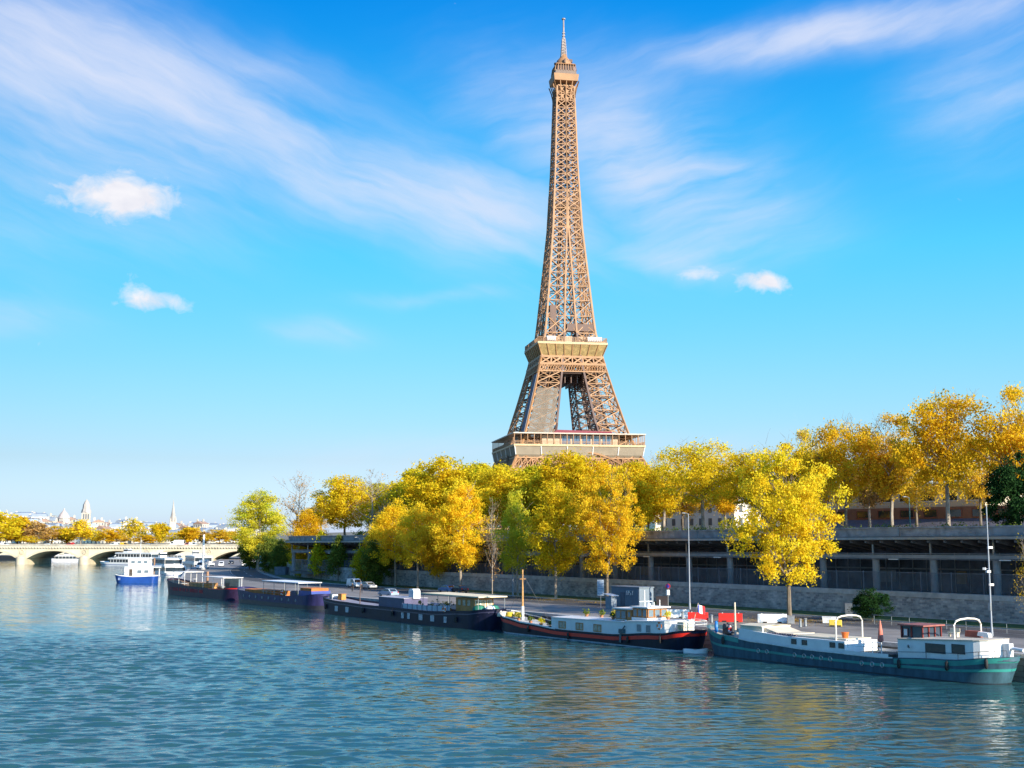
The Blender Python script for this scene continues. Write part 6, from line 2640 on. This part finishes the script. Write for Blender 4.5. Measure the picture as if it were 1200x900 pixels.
def tour_boat(label, loc, rz, L, beam, decks):
    root = empty('tour_boat', label, 'boat', loc, rz, 'white tour boats at the far landing')
    H = Hull(L, beam / 2, [(-L / 2, 1.3), (0, 1.15), (L / 2, 1.9)], L * .2, 2.5, 1.4, .4)
    H.body([WHITEP, M('deck_white', (.7, .72, .75), .7)], root, .2)
    H.skin('blue_line', .35, .6, M('hull_royal_blue', (.015, .07, .32), .4), root, .02)
    z = 1.05
    for d in range(decks):
        x0, x1 = -L * .46 + d * 3, L * .34 - d * 4.5
        g = H.house('glass_saloon', x0, x1, .35 + .5 * d, z, z + 1.9, M('saloon_glass', (.035, .055, .075), .08, .2, .5, spec=.8), root, 14, .5, 3.0)
        H.house('deck_band', x0 - .4, x1 + .6, .22 + .5 * d, z + 1.904, z + 2.5, WHITEP, root, 14, .5, 3.2)
        H.house('sill_band', x0 - .1, x1 + .2, .3 + .5 * d, z - .1, z + .55, WHITEP, root, 14, .5, 3.0)
        f = MB()
        for x in np.arange(x0 + 1.5, x1 - 2.5, 1.9):
            y = H.pt(x, 1).y - .35 - .5 * d
            for s in (1, -1):
                f.box((x, s * (y + .02), z + 1.2), (.14, .08, 1.5))
        f.build('window_posts', WHITEP, g)
        z += 2.5
    m = MB()
    m.box2((L * .05, -1.2, z), (L * .05 + 3, 1.2, z + 1.7))
    w = m.build('wheelhouse', WHITEP, root)
    m = MB()
    m.box2((L * .05 - .02, -1.22, z + .7), (L * .05 + 3.02, 1.22, z + 1.4))
    m.build('pane', GLASS, w)
    railing('top_rail', [(-L * .4, -1.8, z), (-L * .4, 1.8, z), (L * .04, 1.8, z)], 1.0, WHITEP, root, 2, .03)
    return root


tour_boat('white glazed tour boat at the landing, behind the blue work boat', Vector((-121.5, 452, 0)), R(118), 38, 7.5, 2)
tour_boat('long white tour boat moored right up to the quay beyond the terrace barge', Vector((-122, 500, 0)), R(112), 46, 8, 2)
tour_boat('white tour boat lying farther off under the middle bridge arch', Vector((-176, 600, 0)), R(150), 42, 8, 2)
# beyond the bridge
for i, (x, y, L, lb) in enumerate(((-238, 700, 30, 'long white boat seen through the first full bridge arch'), (-222, 712, 20, 'grey-white boat right of the long one under the bridge arch'), (-205, 740, 34, 'white boat at the far wall through the second arch'))):
    tour_boat(lb, Vector((x, y, 0)), R(178), L, 6, 1)
for i, (x, y, L, mt, lb) in enumerate(((-285, 760, 44, DARKC, 'dark barge along the far river wall at the left edge'), (-262, 770, 30, BLUEC, 'dark blue barge at the far wall left of the first pier'), (-215, 775, 30, DARKC, 'black barge with cabin seen through the first full arch'))):
    root = empty('far_barge', lb, 'boat', Vector((x, y, 0)), R(180), 'barges beyond the stone bridge')
    H = Hull(L, 2.6, [(-L / 2, 2.6), (0, 2.1), (L / 2, 2.8)], 5, 4)
    H.body([mt, CONC_D], root, .3)
    H.house('cabin', -L * .4, -L * .1, .5, 1.8, 4.2, WHITEP if i != 1 else CONC_D, root, 8, 0, 0, CREAMP)
    H.house('hold_cover', -L * .06, L * .35, .5, 1.8, 2.9, CONC_D, root, 8)


def pontoon():
    root = empty('landing_pontoon', 'pale landing pontoon with a grey shelter beside the tour boats', 'pontoon', Vector((-112.2, 405, 0)), R(105))
    m = MB()
    m.box2((-16, -2.2, -.4), (16, 2.2, 1.1))
    m.build('float', M('pontoon_grey', (.33, .36, .40), .7), root)
    for x in (-12, -4, 4, 12):
        m = MB()
        m.tube([(x, -1.7, 1.1), (x, -1.7, 3.9)], .1, 8)
        m.tube([(x, 1.7, 1.1), (x, 1.7, 3.9)], .1, 8)
        m.build('shelter_post', WHITEP, root)
    m = MB()
    m.box2((-13, -2.3, 3.9), (13, 2.3, 4.1))
    m.build('shelter_roof', M('shelter_cream', (.7, .68, .62), .6), root)
    m = MB()
    m.tube([(14.5, 0, 1.1), (14.5, 0, 6.5)], .25, 10)
    m.build('mooring_pile', M('pile_brown', (.30, .17, .10), .7), root)


pontoon()

# ------------------------------------------------------------------ buildings
ROOF_Z = M('zinc_roof', (.26, .31, .38), .5, .12, .2)
ROOF_T = M('tile_roof', (.40, .26, .20), .8, .2, .3)
FACW = [M('facade_white', (.74, .70, .64), .8, .08, .1), M('facade_cream', (.66, .57, .44), .8, .08, .1), M('facade_stone', (.55, .50, .43), .8, .1, .1), M('facade_pale', (.70, .68, .67), .8, .08, .1)]


def town_house(w, d, h, fl, fac, roof, style, seed):
    """far house: walls, rows of window strips (one part per storey), roof, chimneys"""
    root = empty('town_house', 'x', 'building')
    m = MB()
    m.box2((-w / 2, -d / 2, -12), (w / 2, d / 2, h))
    m.build('wall', fac, root)
    rr = random.Random(seed)
    nb = int(w / 3)
    sh = h / fl
    for f in range(fl):
        k = MB()
        for i in range(nb):
            x = -w / 2 + w * (i + .5) / nb
            k.box((x, -d / 2 - .02, sh * (f + .5)), (1.15, .12, sh * .55))
        nd = int(d / 3.4)
        for i in range(nd):
            y = -d / 2 + d * (i + .5) / nd
            for s in (-1, 1):
                k.box((s * (w / 2 + .02), y, sh * (f + .5)), (.12, 1.15, sh * .55))
        k.build('window_row', M('far_window', (.10, .12, .15), .3), root)
    m = MB()
    if style == 'mansard':
        a, b = w / 2 + .3, d / 2 + .3
        V = [(-a, -b, h), (a, -b, h), (a, b, h), (-a, b, h), (-a + 1.4, -b + 1.4, h + 3.4), (a - 1.4, -b + 1.4, h + 3.4), (a - 1.4, b - 1.4, h + 3.4), (-a + 1.4, b - 1.4, h + 3.4), (-a + 3, 0, h + 4.6), (a - 3, 0, h + 4.6)]
        m.add(V, [(0, 1, 5, 4), (1, 2, 6, 5), (2, 3, 7, 6), (3, 0, 4, 7), (4, 5, 9, 8), (6, 7, 8, 9), (5, 6, 9), (7, 4, 8)])
    elif style == 'gable':
        m.extr([(-w / 2 - .4, h), (w / 2 + .4, h), (0, h + w * .24)], -d / 2 - .4, d / 2 + .4)
    else:
        m.box2((-w / 2 - .3, -d / 2 - .3, h + .003), (w / 2 + .3, d / 2 + .3, h + .9))
        m.box2((-w / 4, -d / 5, h + .9), (0, d / 5, h + 3.0))
    ro = m.build('roof', roof, root)
    for i in range(2):
        c = MB()
        x = -w * .36 + w * .62 * i
        c.box((x, rr.uniform(-1, 1), h + 3.6), (2.0, .9, 3.0))
        for j in range(3):
            c.lathe([(.16, 0), (.13, .7)], (x - .6 + j * .6, 0, h + 5.1), 6)
        c.build('chimney', FACW[2] if i % 2 else FACW[1], ro)
    return root


proto = [town_house(17, 13, 19, 5, FACW[0], ROOF_Z, 'mansard', 1), town_house(22, 14, 22, 6, FACW[1], ROOF_Z, 'mansard', 2), town_house(15, 12, 25, 8, FACW[3], CONC, 'flat', 3),
         town_house(13, 12, 16, 4, FACW[2], ROOF_T, 'gable', 4), town_house(28, 15, 20, 6, FACW[0], ROOF_Z, 'mansard', 5), town_house(19, 13, 27, 8, FACW[0], CONC, 'flat', 6)]
rr = random.Random(21)
SKYL = [(-8, 601), (4, 600), (18, 603), (30, 600), (42, 603), (47, 601), (56, 606), (66, 604), (75, 607), (84, 606), (93, 612), (108, 612), (116, 609), (126, 612), (137, 613), (146, 609), (155, 608), (166, 612),
        (176, 612), (186, 615), (196, 614), (210, 613), (219, 616), (230, 612), (236, 611), (246, 613), (255, 614), (264, 615), (276, 616), (288, 614)]
SKYL = SKYL[:30]
SKYL += [(px + 6, py + 7) for px, py in SKYL] + [(px - 3, py + 13) for px, py in SKYL]
used = set()
KIND = ['white mansard house', 'wide cream mansard block', 'pale flat-roofed block', 'small tiled gable house', 'long white mansard block', 'tall white flat-roofed block']
NR = len(SKYL) // 3
order = sorted(range(len(SKYL)), key=lambda i: (i // NR, SKYL[i][0]))
for n_, i in enumerate(order):
    px, py = SKYL[i]
    row = i // NR
    k = rr.randrange(6)
    Y = 1500 - row * 160 + rr.uniform(-40, 40)
    o = proto[k] if k not in used else copy_tree(proto[k])
    used.add(k)
    zt = zat(py, Y)
    hh = (23.6, 26.6, 28, 19, 24.6, 30)[k]
    o.location = ((px - 600) / FPX * Y * .995, Y, zt - hh)
    o.rotation_euler = (0, 0, rr.uniform(-.5, .5))
    tag(o, f'{KIND[k]} on the far hill, {ORD[n_ % NR]} from the left in its {("top", "middle", "lower")[row]} row', 'building', 'houses on the far hill')


def far_tower(px, top, base, wpx):
    Y = 1450
    X = (px - 600) / FPX * Y * .995
    z0, z1 = zat(base, Y), zat(top, Y)
    W = wpx * Y / FPX
    root = empty('church_tower', 'pale stone belfry with a pointed stepped cap, tallest on the far left skyline', 'church tower', (X, Y, z0), .3)
    h = z1 - z0
    m = MB()
    m.box2((-W / 2, -W / 2, -20), (W / 2, W / 2, h * .5))
    m.build('wall', M('church_stone_warm', (.50, .45, .39), .85, .15, .1), root)
    m = MB()
    m.lathe([(W * .58, h * .5), (W * .5, h * .62), (W * .44, h * .64), (W * .38, h * .8), (W * .2, h * .92), (.15, h)], (0, 0, 0), 8)
    m.build('cap', M('church_stone_far', (.44, .40, .37), .85, .15, .1), root)
    m = MB()
    for s in (-1, 0, 1):
        m.box((s * W * .26, -W / 2 - .1, h * .36), (W * .12, .3, h * .18))
    m.build('belfry_openings', M('far_window', (.10, .12, .15)), root)


far_tower(101, 585, 617, 10)
Y = 1380
root = empty('domed_church', 'pale domed church with a pyramid lantern left of the belfry', 'church', ((75 - 600) / FPX * Y * .995, Y, zat(612, Y)), .2)
m = MB()
m.lathe([(6.2, -25), (6.2, 4), (6.6, 4.2)], (0, 0, 0), 8)
m.build('drum', M('church_stone', (.50, .46, .42), .85, .15, .1), root)
m = MB()
m.lathe([(6.6, 4.2), (5.4, 7), (3.4, 10), (1.1, 12.5), (.3, 15)], (0, 0, 0), 12)
m.build('dome', M('dome_grey_rose', (.52, .44, .42), .7), root)
Y = 1400
root = empty('church_spire', 'slim pointed pale church spire on the skyline left of the yellow-green tree', 'church spire', ((203 - 600) / FPX * Y * .995, Y, zat(618, Y)), .2)
m = MB()
m.box2((-3.2, -3.2, -25), (3.2, 3.2, 6))
m.build('tower', FACW[2], root)
m = MB()
m.lathe([(3.2, 6.003), (2.2, 14), (.9, 22), (.1, 30)], (0, 0, 0), 8)
m.build('spire', M('church_stone_far', (.44, .40, .37), .85, .15, .1), root)
m = MB()
for sx in (-1, 1):
    for sy in (-1, 1):
        m.lathe([(.7, 5), (.6, 8), (.05, 12)], (sx * 2.8, sy * 2.8, 0), 6)
m.build('pinnacles', FACW[2], root)


def street_building():
    p = onq(1105, 205, 14)
    root = empty('brick_building', 'low brown brick building with cream storey and sloping dark canopy, behind the tree trunks', 'building', (p.x, p.y, ZST - 3), QROT)
    m = MB()
    m.box2((-26, -12, -3), (26, 4, 8.5))
    m.build('wall', M('brown_brick', (.28, .14, .085), .85, .2, .5), root)
    m = MB()
    m.box2((-12, -11.8, 8.505), (24, 3.4, 12.4))
    c = m.build('upper_storey', FACW[1], root)
    m = MB()
    m.add([(-24, 10, 3.2), (24, 10, 3.2), (24, 4.02, 6.0), (-24, 4.02, 6.0), (-24, 10, 3.5), (24, 10, 3.5), (24, 4.02, 6.3), (-24, 4.02, 6.3)], [(3, 2, 1, 0), (4, 5, 6, 7), (0, 1, 5, 4), (1, 2, 6, 5), (2, 3, 7, 6), (3, 0, 4, 7)])
    m.build('canopy', M('slate_canopy', (.12, .12, .15), .5), root)
    for i in range(9):
        window(root, -22 + i * 5.4, 4.0, 7.3, 3.0, 1.3, M('frame_rust', (.25, .08, .05), .6), GLASS, .1, .15)
    for i in range(7):
        window(c, -9.5 + i * 5.0, 3.4, 10.6, 3.2, 1.8, FACW[0], GLASS, .1, .2)
    m = MB()
    m.box2((-13, -12, 12.405), (25, 4, 12.9))
    m.build('roof', FACW[0], c)


street_building()
for i, (px, q, w, h, lb) in enumerate(((838, 215, 26, 9, 'cream building seen in gaps between the trunks left of the big yellow tree'), (752, 220, 14, 10, 'pale building end showing right of the big golden-orange tree'), (960, 225, 20, 8, 'pale building showing low between trunks right of the big yellow tree'))):
    p = onq(px, q, 14)
    b = town_house(w, 12, h, 3, FACW[i % 2], ROOF_Z, 'mansard', 30 + i)
    b.location, b.rotation_euler = (p.x, p.y, ZST - 1), (0, 0, QROT + math.pi)
    tag(b, lb, 'building')
# hedge on the street edge above the parapet


def hedge():
    def f(rng):
        s = rng.uniform(60, 285)
        p = sq(s, 146 + rng.uniform(-.7, .7), ZST + rng.uniform(.1, 1.2))
        return (p.x, p.y, p.z)
    root = empty('street_hedge', 'low dark green hedge running along the street edge above the gallery parapet', 'hedge', (0, 0, 0))
    me = crown_mesh('hedge_foliage', f, 900, 22, .16, .4, 5, LEAF['green'])
    o = bpy.data.objects.new('foliage', me)
    COL.objects.link(o)
    o.parent = root


hedge()
